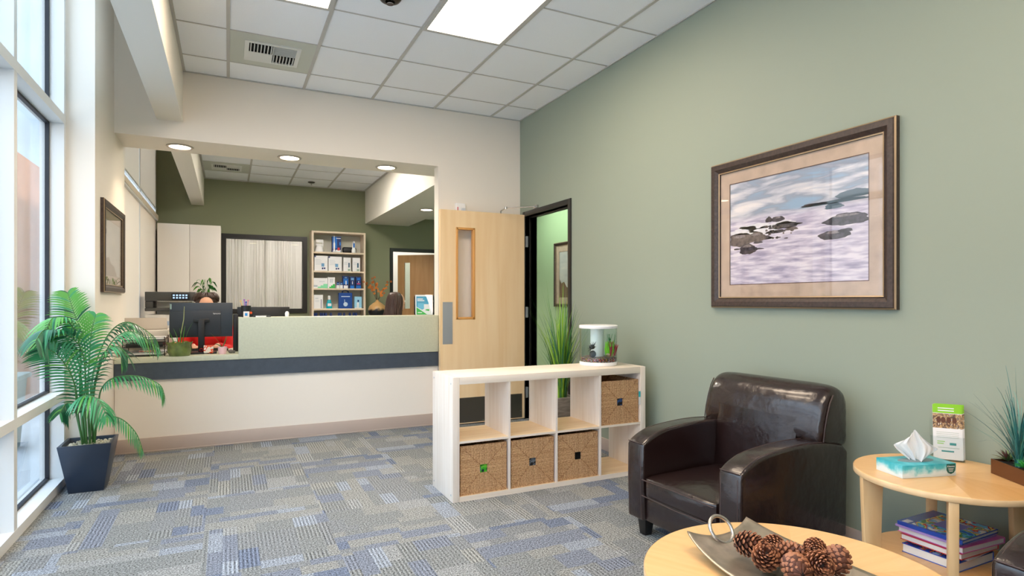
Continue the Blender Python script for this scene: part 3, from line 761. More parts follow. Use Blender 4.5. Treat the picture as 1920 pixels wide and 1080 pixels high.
def frond(pts, start, L_, mi, n=26, droop=.6, pl=None):
    n = int(n*.85)
    """pts: rachis points; leaflets from 'start' (0..1) to tip, length L_"""
    pts = [Vector(p) for p in pts]; o = MB()
    S = [catmull(pts, i/40) for i in range(41)]
    o.mi = 3; o.tube(S, [.0055*(1-.8*i/40)+.0008 for i in range(41)], 6)
    for k in range(n):
        t = start + (1-start)*(k+.5)/n
        p = catmull(pts, t); tg = (catmull(pts, min(t+.02,1)) - catmull(pts, t-.02)).normalized()
        sd = tg.cross(Vector((0,0,1)))
        if pl is not None: sd = Vector(pl)
        sd = (sd - tg*sd.dot(tg)).normalized()
        up = sd.cross(tg).normalized()
        env = math.sin(math.pi*(.12+.80*(k+.5)/n))**.7
        for sg in (-1, 1):
            ll = L_*env*Rp.uniform(.9,1.08)
            dirv = (sd*sg + tg*(.62+.5*t) + up*.22).normalized()
            o.mi = mi if Rp.random() < .7 else Rp.randrange(3)
            prev = None
            wv = tg.cross(up*1.0).normalized()
            wid = dirv.cross(up).normalized()
            for j in range(6):
                u = j/5
                q = p + dirv*ll*u + Vector((0,0,-1))*(ll*droop*u*u)
                wd = .0062*math.sin(math.pi*(.14+.84*u))**.7*(1 if j < 5 else .1)
                fold = up*wd*.35
                a, b = o.bm.verts.new(q-wid*wd), o.bm.verts.new(q+wid*wd)
                if prev: o._f([prev[0], prev[1], b, a])
                prev = (a, b)
    return o.build('frond', PG, pm, fixn=False)
B0 = Vector((-.818, 4.665, .28))
def P(px, py, Y): return atY(px, py, Y)
J = lambda dx, dy: B0 + Vector((dx, dy, 0))
VX = (1,.25,0)
frond([J(0,.02), P(160,700,4.72), P(158,640,4.74), P(140,590,4.74), P(127,549,4.76)], .48, .17, 1, 28, .35, (1,.2,.1))
frond([J(-.01,0), P(152,720,4.60), P(150,650,4.56), P(130,605,4.50), P(98,597,4.42), P(80,640,4.36)], .45, .15, 1, 28, .7, (1,.1,0))
frond([J(-.02,.0), P(150,740,4.55), P(148,680,4.45), P(120,630,4.38), P(85,618,4.3), P(66,640,4.22)], .42, .15, 2, 28, .8, (.9,.2,0))
frond([J(-.03,-.02), P(145,770,4.5), P(138,715,4.4), P(112,670,4.34), P(82,650,4.28)], .30, .19, 0, 30, .3, (1,.3,-.1))
frond([J(-.01,-.02), P(158,760,4.55), P(160,700,4.45), P(150,650,4.4), P(118,622,4.34)], .30, .19, 0, 30, .35, (1,.2,-.1))
frond([J(.02,.02), P(172,730,4.7), P(180,680,4.76), P(205,625,4.8), P(240,604,4.8), P(285,628,4.8), P(298,648,4.8)], .42, .13, 2, 30, .8, (.1,1,0))
frond([J(.02,.0), P(176,740,4.66), P(190,680,4.66), P(215,635,4.66), P(250,622,4.66), P(297,652,4.66)], .40, .12, 0, 28, .8, (.1,1,0))
frond([J(.02,.01), P(174,745,4.6), P(182,700,4.55), P(196,660,4.5), P(222,650,4.48), P(240,670,4.46)], .30, .16, 2, 26, .6, (.4,1,0))
frond([J(.03,-.01), P(184,770,4.6), P(190,730,4.55), P(215,708,4.5), P(262,706,4.48), P(300,722,4.46), P(309,748,4.45)], .36, .085, 0, 30, 1.0, (.15,1,0))
frond([J(.03,0), P(180,800,4.6), P(198,782,4.55), P(228,786,4.5), P(255,812,4.46), P(268,846,4.44)], .34, .085, 0, 24, .8, (.2,1,.0))
frond([J(-.01,-.02), P(160,785,4.5), P(150,752,4.4), P(160,742,4.3), P(185,750,4.22), P(200,780,4.18)], .25, .12, 0, 22, .8, (.9,.5,0))
frond([J(-.03,-.01), P(146,790,4.55), P(138,762,4.5), P(124,757,4.44), P(112,775,4.4)], .35, .10, 2, 18, .7, (1,.4,0))
frond([J(.0,.02), P(165,730,4.7), P(168,670,4.7), P(172,620,4.7), P(180,590,4.72)], .40, .15, 1, 26, .45, (1,.1,0))
for dx, dy, tip in ((-.02,.03,(150,690)),(.01,-.03,(168,705)),(-.03,.01,(140,720))):
    b = J(dx,dy); o = MB(); e = P(tip[0],tip[1],4.65)
    o.tube([b, (b+e)/2+Vector((.01,0,0)), e], [.006,.005,.003], 6); o.build('stem', PG[3], pm)

# ------------------------------------------------------------------ pictures
def picture(name, lab, cat, M, w, h, fw, mw, art, glass=True, depth=.03):
    """M maps local (x right, z up, -y out of wall) to world; origin = lower left on wall"""
    t = thing(name, lab, cat, M.to_translation()); 
    FR = mat('dark_brown_frame', (62,48,42), .38, var=(60,.35), bump=(90,.3,.002)); GOLD = mat('gilt_lip', (176,150,118), .35, .5)
    def frame(o, a, b, d0, d1):    # ring between inset a and b with sloped face
        pass
    o = MB()
    def pt(x, y, z): return M @ Vector((x,y,z))
    prof = [(0,0),(0,-depth*.7),(fw*.10,-depth*.85),(fw*.16,-depth),(fw*.55,-depth*.95),(fw*.85,-depth*.5),(fw*.90,-depth*.6),(fw,-depth*.55),(fw,-.004)]
    rings = []
    for (i, y) in prof:
        rings.append([o.bm.verts.new(pt(*p)) for p in ((i,y,i),(w-i,y,i),(w-i,y,h-i),(i,y,h-i))])
    for k, (A, B) in enumerate(zip(rings, rings[1:])):
        o.mi = 1 if k in (1, 6) else 0
        for j in range(4): o._f([A[j], A[(j+1)%4], B[(j+1)%4], B[j]])
    o.build('frame', [FR, GOLD], t, sharp=20)
    o = MB(); a, b = fw, fw+mw; y0 = -.008
    def rect(x0,x1,z0,z1,y): o.poly([pt(x0,y,z0),pt(x1,y,z0),pt(x1,y,z1),pt(x0,y,z1)])
    rect(a,w-a,a,b,y0); rect(a,w-a,h-b,h-a,y0); rect(a,b,b,h-b,y0); rect(w-b,w-a,b,h-b,y0)
    o.mi = 1; q = .004; y1 = y0-.0006
    rect(b-q,w-b+q,b-q,b,y1); rect(b-q,w-b+q,h-b,h-b+q,y1); rect(b-q,b,b,h-b,y1); rect(w-b,w-b+q,b,h-b,y1)
    o.build('mat_board', [mat('tan_mat_board', (190,168,150), .8, var=(14,.12)), mat('mat_bevel', (90,60,58), .6)], t, fixn=False)
    art(t, pt, b, w-b, b, h-b)
    if glass:
        o = MB(); o.box(fw,w-fw,-.013,-.011,fw,h-fw,M); o.build('glass', GLASS, t)
    return t

def sea_material():
    m = bpy.data.materials.new('seascape_print'); m.use_nodes = True; N, L = nt(m); b = N['Principled BSDF']
    M = lambda op, a, b=None, c=None: math_n(N, L, op, a, b, c)
    tc = N.new('ShaderNodeTexCoord'); sp = N.new('ShaderNodeSeparateXYZ'); L.new(tc.outputs['UV'], sp.inputs[0])
    u, v = sp.outputs[0], sp.outputs[1]
    mp = N.new('ShaderNodeMapping'); mp.inputs['Scale'].default_value = (1.2, 4.5, 1); L.new(tc.outputs['UV'], mp.inputs['Vector'])
    n = N.new('ShaderNodeTexNoise'); n.inputs['Scale'].default_value = 2.4; n.inputs['Detail'].default_value = 6; n.inputs['Distortion'].default_value = .5; L.new(mp.outputs[0], n.inputs['Vector'])
    sky = N.new('ShaderNodeValToRGB'); e = sky.color_ramp.elements
    e[0].position = .34; e[0].color = lin((146,174,200)); e[1].position = .66; e[1].color = lin((236,230,230))
    x = e.new(.45); x.color = lin((150,158,176)); x = e.new(.54); x.color = lin((196,198,208))
    L.new(n.outputs['Fac'], sky.inputs['Fac'])
    mp2 = N.new('ShaderNodeMapping'); mp2.inputs['Scale'].default_value = (2, 9, 1); L.new(tc.outputs['UV'], mp2.inputs['Vector'])
    n2 = N.new('ShaderNodeTexNoise'); n2.inputs['Scale'].default_value = 3; n2.inputs['Detail'].default_value = 6; L.new(mp2.outputs[0], n2.inputs['Vector'])
    sea = N.new('ShaderNodeValToRGB'); e = sea.color_ramp.elements
    e[0].position = .35; e[0].color = lin((158,152,180)); e[1].position = .62; e[1].color = lin((228,222,232))
    x = e.new(.48); x.color = lin((196,188,208)); L.new(n2.outputs['Fac'], sea.inputs['Fac'])
    mx = N.new('ShaderNodeMix'); mx.data_type = 'RGBA'
    hz = M('MULTIPLY', M('SUBTRACT', v, 0.60), 14.0); hz = M('MINIMUM', M('MAXIMUM', hz, 0.0), 1.0)
    L.new(hz, mx.inputs['Factor']); L.new(sea.outputs[0], mx.inputs['A']); L.new(sky.outputs[0], mx.inputs['B'])
    L.new(mx.outputs['Result'], b.inputs['Base Color']); b.inputs['Roughness'].default_value = .6
    return m
SEA = sea_material()
ROCK = mat('print_rock', (62,56,64), .7, var=(45,.7)); ROCK2 = mat('print_rock_brown', (92,80,78), .7, var=(45,.6)); LAND = mat('print_headland', (84,104,118), .7); MIST = mat('print_spray', (226,224,230), .7, var=(30,.08))
def seascape(t, pt, x0, x1, z0, z1):
    me_o = MB(); W, Hh = x1-x0, z1-z0
    uvl = me_o.bm.loops.layers.uv.new('UVMap')
    vs = [me_o.bm.verts.new(pt(x0+W*a, -.0055, z0+Hh*b)) for a, b in ((0,0),(1,0),(1,1),(0,1))]
    f = me_o._f(vs)
    for lp, uv in zip(f.loops, ((0,0),(1,0),(1,1),(0,1))): lp[uvl].uv = uv
    rr = random.Random(9)
    def blob(cu, cv, ru, rv, mi, flatb=.45, n=18, lay=1):
        me_o.mi = mi; P_ = []; n = 44; ph = [rr.uniform(0,6.28) for _ in range(4)]; am = .16 if mi == 4 else .07
        for k in range(n):
            a = 2*math.pi*k/n; q = 1+am*math.sin(3*a+ph[0])+am*.7*math.sin(5*a+ph[1])+am*.5*math.sin(9*a+ph[2])+am*.3*math.sin(15*a+ph[3])+rr.uniform(-.02,.02); s_ = math.sin(a); s_ = s_ if s_ > 0 else s_*flatb
            P_.append(pt(x0+W*min(max(cu+ru*q*math.cos(a),0),1), -.0055-.00025*lay, z0+Hh*min(max(cv+rv*q*s_,0),1)))
        me_o.poly(P_)
    blob(.80,.655,.24,.022,3,.3); blob(.93,.69,.13,.05,3,.3); blob(.66,.66,.09,.02,1,.3)
    blob(.12,.51,.12,.05,4,.6); blob(.30,.50,.12,.045,4,.8); blob(.22,.545,.12,.03,4,.7); blob(.45,.545,.08,.02,4,.6)
    blob(.10,.43,.11,.075,2,.8); blob(.22,.44,.09,.05,2,.8,lay=2); blob(.155,.33,.075,.06,1,.7,lay=2)
    blob(.33,.585,.03,.035,1); blob(.40,.58,.05,.035,1); blob(.45,.52,.10,.035,1,.8); blob(.38,.47,.08,.02,1); blob(.30,.42,.06,.018,1); blob(.24,.39,.04,.015,1); blob(.34,.42,.02,.015,1)
    blob(.50,.48,.05,.02,2); blob(.55,.52,.03,.012,1)
    blob(.87,.50,.14,.055,1,.8); blob(.79,.375,.10,.05,1,.5); blob(.86,.41,.05,.02,1); blob(.79,.62,.06,.035,3)
    for (a_, b_, c_, d_) in ((.085,.465,.05,.022),(.225,.468,.04,.014),(.15,.365,.035,.018),(.865,.535,.08,.014),(.785,.405,.04,.018),(.40,.60,.02,.012)): blob(a_, b_, c_, d_, 5, .5, lay=3)
    for k in range(26): blob(.30+.22*rr.random(), .40+.13*rr.random(), rr.uniform(.006,.018), rr.uniform(.006,.014), rr.choice((1,2)), .6, lay=2)
    blob(.06,.345,.03,.012,1); blob(.25,.33,.04,.01,1)
    me_o.build('print', [SEA, ROCK, ROCK2, LAND, MIST, mat('print_rock_light', (128,118,120), .7, var=(60,.4))], t, fixn=False)
# big seascape on right wall (faces -X): local x -> -Y, local z -> Z, -y -> -X
Mr = Matrix.Translation((XR, 2.817, 1.18)) @ Matrix(((0,1,0),(-1,0,0),(0,0,1))).to_4x4()
picture('framed_picture', 'large dark framed seascape with rocks on the green wall', 'picture', Mr, 1.148, .891, .066, .075, seascape, depth=.035)
# narrow picture on the pier (faces +X)
def plain_art(t, pt, x0, x1, z0, z1):
    o = MB(); uvl = o.bm.loops.layers.uv.new('UVMap')
    f = o._f([o.bm.verts.new(pt(a, -.0055, b)) for a, b in ((x0,z0),(x1,z0),(x1,z1),(x0,z1))])
    for lp, uv in zip(f.loops, ((0,0),(1,0),(1,1),(0,1))): lp[uvl].uv = uv
    o.mi = 1; o.poly([pt(x0+(x1-x0)*a, -.0058, z0+(z1-z0)*b) for a, b in ((0,0),(.8,0),(.62,.18),(.4,.22),(.25,.34),(.1,.3),(0,.4))])
    o.build('print', [pattern('hazy_landscape_print', [(0,(150,160,170)),(.7,(214,212,206))], 3, .6, 3, False, (1,1,4)), mat('print_brown_hill', (120,92,70), .7)], t, fixn=False)
Ml = Matrix.Translation((PX, 5.018, 1.285)) @ Matrix(((0,-1,0),(1,0,0),(0,0,1))).to_4x4()
picture('framed_picture', 'brown framed picture on the cream pier by the window', 'picture', Ml, .91, .67, .06, .07, plain_art, depth=.03)
Mh = Matrix.Translation((XH, 7.31, 1.14)) @ Matrix(((0,1,0),(-1,0,0),(0,0,1))).to_4x4()
picture('framed_picture', 'dark framed lake picture on the corridor wall seen through the doorway', 'picture', Mh, .75, .90, .045, .09, plain_art, depth=.03)

# ------------------------------------------------------------------ armchairs
AC = thing('armchair', 'dark brown leather armchair facing the window, between the cube shelf and side table', 'armchair', (0,0,0), 0, 'brown leather armchairs')
hw, hd, aw = .3675, .385, .125
def smooth_prof(pts, n=6):
    pts = [Vector(p) for p in pts]; out = []
    for i in range(n*(len(pts)-1)+1): out.append(catmull(pts, i/(n*(len(pts)-1))))
    return out
for sg in (-1, 1):
    o = MB(); top = smooth_prof([(0,-hd+.012,.488),(0,-hd+.06,.517),(0,-.24,.545),(0,-.10,.560),(0,.05,.565),(0,.2,.556),(0,.33,.53)], 4)
    xo, xi = (hw, hw-aw) if sg > 0 else (-hw, -hw+aw)
    x0, x1 = min(xo, xi), max(xo, xi)
    pts = [(x0, -hd+.006, .09), (x0, -hd, .30), (x0, -hd+.002, .47)] + [(x0, p.y, p.z) for p in top] + [(x0, hd-.02, .50), (x0, hd-.03, .09)]
    o.prism(pts, (x1-x0,0,0))
    o.build('armrest', LEATHER, AC, bevel=.016, seg=4, sharp=60)
    o = MB()
    for xx in (x0+.017, x1-.017):
        o.tube([(xx,-hd+.0065,.10),(xx,-hd+.0008,.30),(xx,-hd+.003,.46)] + [(xx, p.y+.002, p.z-.001) for p in top[2:]], .0024, 6)
    o.tube([(x0+.012,-hd+.0035,.487),(x1-.012,-hd+.0035,.487)], .0026, 6)
    o.build('stitching', STITCH, AC)
o = MB(); o.box(-hw+aw-.002, hw-aw+.002, -hd+.02, hd-.04, .092, .215); o.build('base', LEATHER, AC, bevel=.012, seg=3, sharp=60)
def cushion(x0,x1,y0,y1,z0,z1,crown,nu=16,nv=16,rd=.035):
    o = MB(); o.box(x0,x1,y0,y1,z0,z1)
    bmesh.ops.subdivide_edges(o.bm, edges=o.bm.edges, cuts=7, use_grid_fill=True)
    cx, cy, cz = (x0+x1)/2, (y0+y1)/2, (z0+z1)/2
    for v in o.bm.verts:
        a, b, c = (v.co.x-cx)/((x1-x0)/2), (v.co.y-cy)/((y1-y0)/2), (v.co.z-cz)/((z1-z0)/2)
        # round the corners
        for _ in range(1):
            k = 6.0
            n_ = (abs(a)**k + abs(b)**k)**(1/k)
            f = 1 - .05*max(0, n_-1)
            m = max(abs(a), abs(b))
            cc = c*(1 - .35*max(0, m-.80)/.20*.6)
        v.co.z = cz + cc*(z1-z0)/2 + (crown*(1-a*a)*(1-b*b) if c > 0 else 0)*abs(c)
        v.co.y = cy + (b*f)*(y1-y0)/2 - (.012*(1-c*c)*(1-a*a) if b < -.9 else 0)
        v.co.x = cx + (a*f)*(x1-x0)/2
    return o
o = cushion(-hw+aw+.003, hw-aw-.003, -hd-.004, .20, .205, .338, .018)
sc_ = o.build('seat_cushion', LEATHER, AC, sharp=80, subs=1)
MB().tube([(-.235,-hd-.012,.312),(0,-hd-.018,.318),(.235,-hd-.012,.312)], .003, 6).build('seam', STITCH, sc_)
MB().tube([(-.235,-hd-.012,.232),(0,-hd-.018,.228),(.235,-hd-.012,.232)], .0025, 6).build('seam', STITCH, sc_)
# backrest: lower piece between the arms, upper piece across the full width
o = MB()
def lowfn(u, v):
    a = -1+2*u; z = .24+.42*v; y = .118+.042*v
    return (a*(hw-aw-.002), y - .026*(1-a**6)*(.35+.65*v), z)
o.grid(lowfn, 20, 10)
o.box(-hw+aw+.002, hw-aw-.002, .20, .34, .22, .55)
o.build('lower_back', LEATHER, AC, sharp=60, fixn=False)
o = MB()
def backfn():
    o = MB(); nx, nz = 14, 10
    rows = []
    prof = []   # closed loop in (y,z)
    loop = [(.160,.542),(.168,.60),(.182,.66),(.202,.72),(.226,.775),(.255,.808),(.29,.820),(.33,.815),(.365,.795),(.383,.76),(.385,.70),(.385,.62),(.385,.545),(.385,.52),(.30,.52),(.20,.53)]
    N_ = 18
    for i in range(N_+1):
        a = -1 + 2*i/N_
        e = abs(a); inset = 0
        pull = max(0, (e-.86)/.14)
        sc = 1 - .16*pull**2.2
        cy_, cz_ = .29, .67
        puff = .030*(1-e**3.5)
        ring = []
        for (y, z) in loop:
            yy = cy_ + (y-cy_)*(1 - .12*pull**2); zz = cz_ + (z-cz_)*(sc if z > cz_ else 1)
            if y < .23 and .56 < z < .8: yy -= puff
            if e > .6 and z > .7: zz -= .012*((e-.6)/.4)**2
            ring.append(o.bm.verts.new((a*hw, yy, zz)))
        rows.append(ring)
    n = len(loop)
    for A, B in zip(rows, rows[1:]):
        for k in range(n): o._f([A[k], A[(k+1)%n], B[(k+1)%n], B[k]])
    o._f(rows[0][::-1]); o._f(rows[-1])
    return o
bk_ = backfn().build('backrest', LEATHER, AC, sharp=60, subs=2)
for sg in (-1, 1):
    x = sg*(hw-.006)
    MB().tube([(x,.182,.56),(x,.192,.62),(x,.209,.68),(x,.232,.74),(x,.256,.775)], .003, 6).build('seam', STITCH, bk_)
for sx in (-1, 1):
    for sy in (-1, 1):
        o = MB(); cx_, cy_ = sx*(hw-.07), sy*(hd-.07)
        rg = [[o.bm.verts.new((cx_+a*h, cy_+b*h, z)) for a, b in ((-1,-1),(1,-1),(1,1),(-1,1))] for h, z in ((.022,0),(.032,.10))]
        o._f(rg[0][::-1]); o._f(rg[1])
        for k in range(4): o._f([rg[0][k], rg[0][(k+1)%4], rg[1][(k+1)%4], rg[1][k]])
        o.build('leg', LEGB, AC, bevel=.003)
move(AC, (2.304, 2.203, 0), (0,0,R(-87)))
dup(AC, (2.325, .545, 0), (0,0,R(-92)), 'dark brown leather armchair cut by the right bottom corner, only an arm showing')

# ------------------------------------------------------------------ round tables
def table(name, lab, c, r, h, angs, shelf=None, th=.024, lw=.075, sy=1.0):
    t = thing(name, lab, 'table', (c[0], c[1], 0))
    MB().lathe([(0,h-th),(r-.002,h-th),(r,h-th+.002),(r,h-.002),(r-.002,h),(0,h)], (c[0],c[1],0), 96, 1, sy).build('tabletop', [VENEER], t, sharp=30)
    MB().lathe([(r+.0005,h-th+.0015),(r+.0015,h-th+.003),(r+.0015,h-.003),(r+.0005,h-.0015)], (c[0],c[1],0), 96, 1, sy).build('edge_band', EDGE, t)
    if shelf:
        MB().lathe([(0,shelf[1]-.02),(shelf[0],shelf[1]-.02),(shelf[0],shelf[1]),(0,shelf[1])], (c[0],c[1],0), 72, 1, sy).build('lower_shelf', [VENEER], t)
    for a in angs:
        a = R(a); d = Vector((math.cos(a), math.sin(a)*sy, 0)); s = Vector((-math.sin(a), math.cos(a), 0))
        o = MB(); prev = None; n = 10
        rows = []
        for k in range(n+1):
            u = k/n; z = (h-th)*u
            wd = lw*(.66+.34*u**1.6); rad = r*(.965+.02*u) - wd/2 - .012*(1-u)
            p = Vector((c[0],c[1],z)) + d*rad
            rows.append([o.bm.verts.new(p + d*(q*wd/2) + s*(e*.015)) for q, e in ((-1,-1),(1,-1),(1,1),(-1,1))])
        o._f(rows[0][::-1]); o._f(rows[-1])
        for A, B in zip(rows, rows[1:]):
            for k in range(4): o._f([A[k], A[(k+1)%4], B[(k+1)%4], B[k]])
        o.build('leg', TLEG, t, bevel=.002)
    return t
ST = .56
table('side_table', 'round birch side table with lower shelf between the two armchairs', (2.468, 1.315), .302, ST, (146, 213, 38, -34), (.238, .25))
table('coffee_table', 'round birch coffee table holding the metal tray, cut by the bottom edge', (1.462, 1.165), .425, .43, (45, 135, 225, 315), None, .026, .085)

# tissue box
c0 = Vector((2.254,1.344)); e1 = Vector((2.483,1.279))-c0; e2 = Vector((2.309,1.473))-c0
ang = math.atan2(e1.y, e1.x)
tb = thing('tissue_box', 'teal and white cloud patterned tissue box on the side table', 'tissue box', (c0.x, c0.y, ST), ang)
Wt = WM[tb.name]
bl, bw_, bh_ = .232, .125, .05
def cloud_mat():
    m = bpy.data.materials.new('cloud_print'); m.use_nodes = True; N, L = nt(m); b = N['Principled BSDF']
    M = lambda op, a, b=None, c=None: math_n(N, L, op, a, b, c)
    tc = N.new('ShaderNodeTexCoord'); sp = N.new('ShaderNodeSeparateXYZ'); L.new(tc.outputs['Object'], sp.inputs[0])
    n = N.new('ShaderNodeTexNoise'); n.inputs['Scale'].default_value = 28; n.inputs['Detail'].default_value = 3; L.new(tc.outputs['Object'], n.inputs['Vector'])
    f = M('ADD', M('MULTIPLY', sp.outputs[2], 17.0), M('MULTIPLY', M('SUBTRACT', n.outputs['Fac'], .5), 1.1))
    r = N.new('ShaderNodeValToRGB'); e = r.color_ramp.elements
    e[0].position = .22; e[0].color = lin((216,232,238)); e[1].position = .95; e[1].color = lin((34,160,176))
    x = e.new(.48); x.color = lin((150,208,216)); x = e.new(.62); x.color = lin((86,186,198))
    L.new(f, r.inputs['Fac']); L.new(r.outputs['Color'], b.inputs['Base Color']); b.inputs['Roughness'].default_value = .35
    return m
o = MB(); sx_, sy_ = .055, .028; ox, oy = bl/2, bw_/2
o.box(0, bl, 0, bw_, 0.0005, bh_-.002, Wt)
o.build('carton', cloud_mat(), tb, bevel=.001)
o = MB(); o.lathe([(.001,.0),(1,.0),(1,.0006),(0,.0006)], Wt @ Vector((ox, oy, bh_-.0018)), 32, .075, .03, Matrix.Rotation(ang,3,'Z')) 
o.build('oval_opening', mat('slot_grey', (120,140,146), .6), tb)
# tissue sheet
o = MB(); Tc = Wt @ Vector((ox, oy, bh_)); u_ = Vector((math.cos(R(-50)), math.sin(R(-50)), 0)); v_ = Vector((-u_.y, u_.x, 0))
def tis(u, v):
    a = (u-.5)*2; h = v
    wd = .022 + .050*math.sin(min(h*1.35,1)*math.pi*.52)**1.2*(1-.9*max(0,h-.62)/.38)
    x = a*wd; y = .018*math.sin(a*7+h*3)*(1-h*.5) + .006*math.sin(a*17+h*9) - .012*(a*a)
    z = .102*h + .012*(1-abs(a))*h - .022*abs(a)*h
    return Tc + u_*x + v_*y + Vector((0,0,z))
o.grid(tis, 36, 18)
o.build('tissue', translucent('tissue_paper', (246,246,248), .3), tb, fixn=False, sharp=180)
# shield mark with lettering
def text_mesh(txt, size, M, name, m, parent, extrude=.0003):
    cu = bpy.data.curves.new('t', 'FONT'); cu.body = txt; cu.size = size; cu.extrude = extrude; cu.align_x = 'CENTER'; cu.align_y = 'CENTER'
    to = bpy.data.objects.new('t', cu); COL.objects.link(to)
    dg = bpy.context.evaluated_depsgraph_get(); me = bpy.data.meshes.new_from_object(to.evaluated_get(dg))
    bpy.data.objects.remove(to); bpy.data.curves.remove(cu)
    W = WM[parent.name] if parent else Matrix.Identity(4)
    me.transform(W.inverted() @ M); me.materials.clear(); me.materials.append(m)
    ob = bpy.data.objects.new(name, me); COL.objects.link(ob)
    if parent: ob.parent = parent
    WM[ob.name] = W
    return ob
FX = Wt @ Matrix.Rotation(R(90), 4, 'X')      # local x right, y up, z towards the viewer (front face at y=0)
o = MB(); sh = [(.190,.046),(.228,.046),(.228,.022),(.222,.013),(.209,.008),(.196,.013),(.190,.022)]
o.prism([FX @ Vector((a,b,.0)) for a, b in sh], FX.to_3x3() @ Vector((0,0,.0006))); shl = o.build('shield_mark', mat('dark_green_ink', (16,92,84), .4), tb)
text_mesh('Kleenex', .0098, FX @ Matrix.Translation((.209,.037,.0008)), 'lettering', WHITEPL, shl, .0001)
o = MB()
for k in range(3): o.prism([FX @ Vector(p) for p in ((.197+k*.002,.029-k*.005,.0006),(.221-k*.002,.029-k*.005,.0006),(.221-k*.002,.0275-k*.005,.0006),(.197+k*.002,.0275-k*.005,.0006))], FX.to_3x3() @ Vector((0,0,.0002)))
o.build('fine_print', WHITEPL, shl)

# brochure holder with leaflets
bhp = Vector((2.635,1.452,ST)); bq = Vector((2.71,1.352,ST)); ba = math.atan2(bq.y-bhp.y, bq.x-bhp.x)
bh = thing('brochure_holder', 'clear acrylic brochure holder on the side table behind the tissue box', 'brochure holder', tuple(bhp), ba)
Wb = WM[bh.name]; LB = .112; tilt = R(-8)
Wbt = Wb @ Matrix.Rotation(tilt, 4, 'X')
ACR = glass_mat('clear_acrylic', (.96,.98,.98,1), 1.45)
o = MB(); o.box(0, LB, .0, .003, 0.006, .10, Wbt).box(0, LB, .034, .037, 0.006, .17, Wbt).box(0, .003, .003, .034, .006, .10, Wbt).box(LB-.003, LB, .003, .034, .006, .10, Wbt).box(-.0, LB, .0, .05, .0005, .003, Wb)
o.build('acrylic_pocket', ACR, bh)
LG = [WHITEPL, mat('leaflet_lime', (140,204,30), .4), pattern('leaflet_photo', [(0,(96,74,60)),(.40,(150,120,90)),(.50,(206,170,120)),(.58,(120,96,84)),(.66,(224,214,196))], 70, .4, 2), mat('leaflet_lines', (170,184,170), .5), mat('leaflet_teal', (60,150,150), .5)]
br = thing('brochure', 'upright leaflets with lime header and horse photo in the clear holder', 'brochure', tuple(bhp), ba, 'leaflets in the clear holder')
lw_, lh_ = .1, .222
def leaflet(root, dy, dx, dz):
    M_ = WM[root.name] @ Matrix.Rotation(tilt, 4, 'X') @ Matrix.Translation((.006+dx, .004+dy, .008+dz))
    o = MB(); o.box(0, lw_, 0, .0035, 0, lh_, M_); 
    def strip(mi, x0, x1, z0, z1, y=-.0004): o.mi = mi; o.box(x0, x1, y, 0.0, z0, z1, M_)
    strip(1, 0, lw_, lh_-.034, lh_); strip(2, 0, lw_, lh_-.096, lh_-.036)
    for k in range(4): strip(3, .012, lw_-.012, lh_-.112-k*.007, lh_-.1135-k*.007)
    for z0 in (lh_-.012, lh_-.022): strip(0, .018, .018+.055, z0-.004, z0, -.0007)
    strip(1, .014, .040, .070, .073); strip(1, .014, .036, .062, .065); strip(4, .056, .078, .058, .068); strip(3, .016, .088, .046, .048); strip(4, .028, .07, .030, .036)
    # horses in the photo: small upright brown shapes
    return o
for k in range(6):
    r_ = br if k == 0 else thing('brochure', 'upright leaflets with lime header and horse photo in the clear holder', 'brochure', tuple(bhp), ba, 'leaflets in the clear holder')
    o = leaflet(r_, k*.0046, k*.0022, k*.0008)
    if k == 0:
        o.mi = 5; M_ = WM[r_.name] @ Matrix.Rotation(tilt, 4, 'X') @ Matrix.Translation((.006, .004, .008))
        for hx in (.020,.036,.055,.074):
            o.lathe([(0,-.001),(1,-.001),(1,0)], M_ @ Vector((hx,0,lh_-.062)), 12, .008, .013, M_.to_3x3() @ Matrix.Rotation(R(-90),3,'X'))
            for q in (-.004,.003): o.box(hx+q-.0012, hx+q+.0012, -.0008, 0, lh_-.088, lh_-.066, M_)
    o.build('leaflet', LG + [mat('horse_brown', (96,56,38), .6)], r_)

# succulent planter with teal grass
pdv = (Vector((2.554,1.103))-Vector((2.637,1.243))).normalized(); pa = math.atan2(pdv.y, pdv.x)
sp_ = thing('planter_box', 'low bronze planter with teal grass and succulents on the side table', 'plant', (2.637, 1.243, ST), pa)
Ws = WM[sp_.name]; PLN, PWD, PHT = .20, .075, .056
BRZ = mat('bronze_planter', (116,80,54), .25, .65)
o = MB(); o.box(0, PLN, 0, .004, .0005, PHT, Ws).box(0, PLN, PWD-.004, PWD, .0005, PHT, Ws).box(0, .004, .004, PWD-.004, .0005, PHT, Ws).box(PLN-.004, PLN, .004, PWD-.004, .0005, PHT, Ws).box(.004, PLN-.004, .004, PWD-.004, .0005, .005, Ws)
o.build('trough', BRZ, sp_)
MB().box(.004, PLN-.004, .004, PWD-.004, PHT-.02, PHT-.008, Ws).build('soil', mat('black_gravel', (36,34,32), .8, bump=(160,.8,.01)), sp_)
gc = Ws @ Vector((.085, .04, PHT-.01)); R3 = random.Random(31)
o = MB(); blades(o, gc, 90, .18, .44, .16, .0045, R3, 3, curl=1.2, base_r=.012); blades(o, gc, 26, .14, .26, .26, .004, R3, 3, curl=2.0, base_r=.012)
o.tube([gc-Vector((0,0,.01)), gc+Vector((0,0,.06))], [.012,.009], 10)
o.build('teal_grass', [mat('teal_blade', (46,124,122), .45), mat('teal_blade_dark', (28,92,94), .45), mat('teal_blade_light', (96,158,146), .45)], sp_, fixn=False)
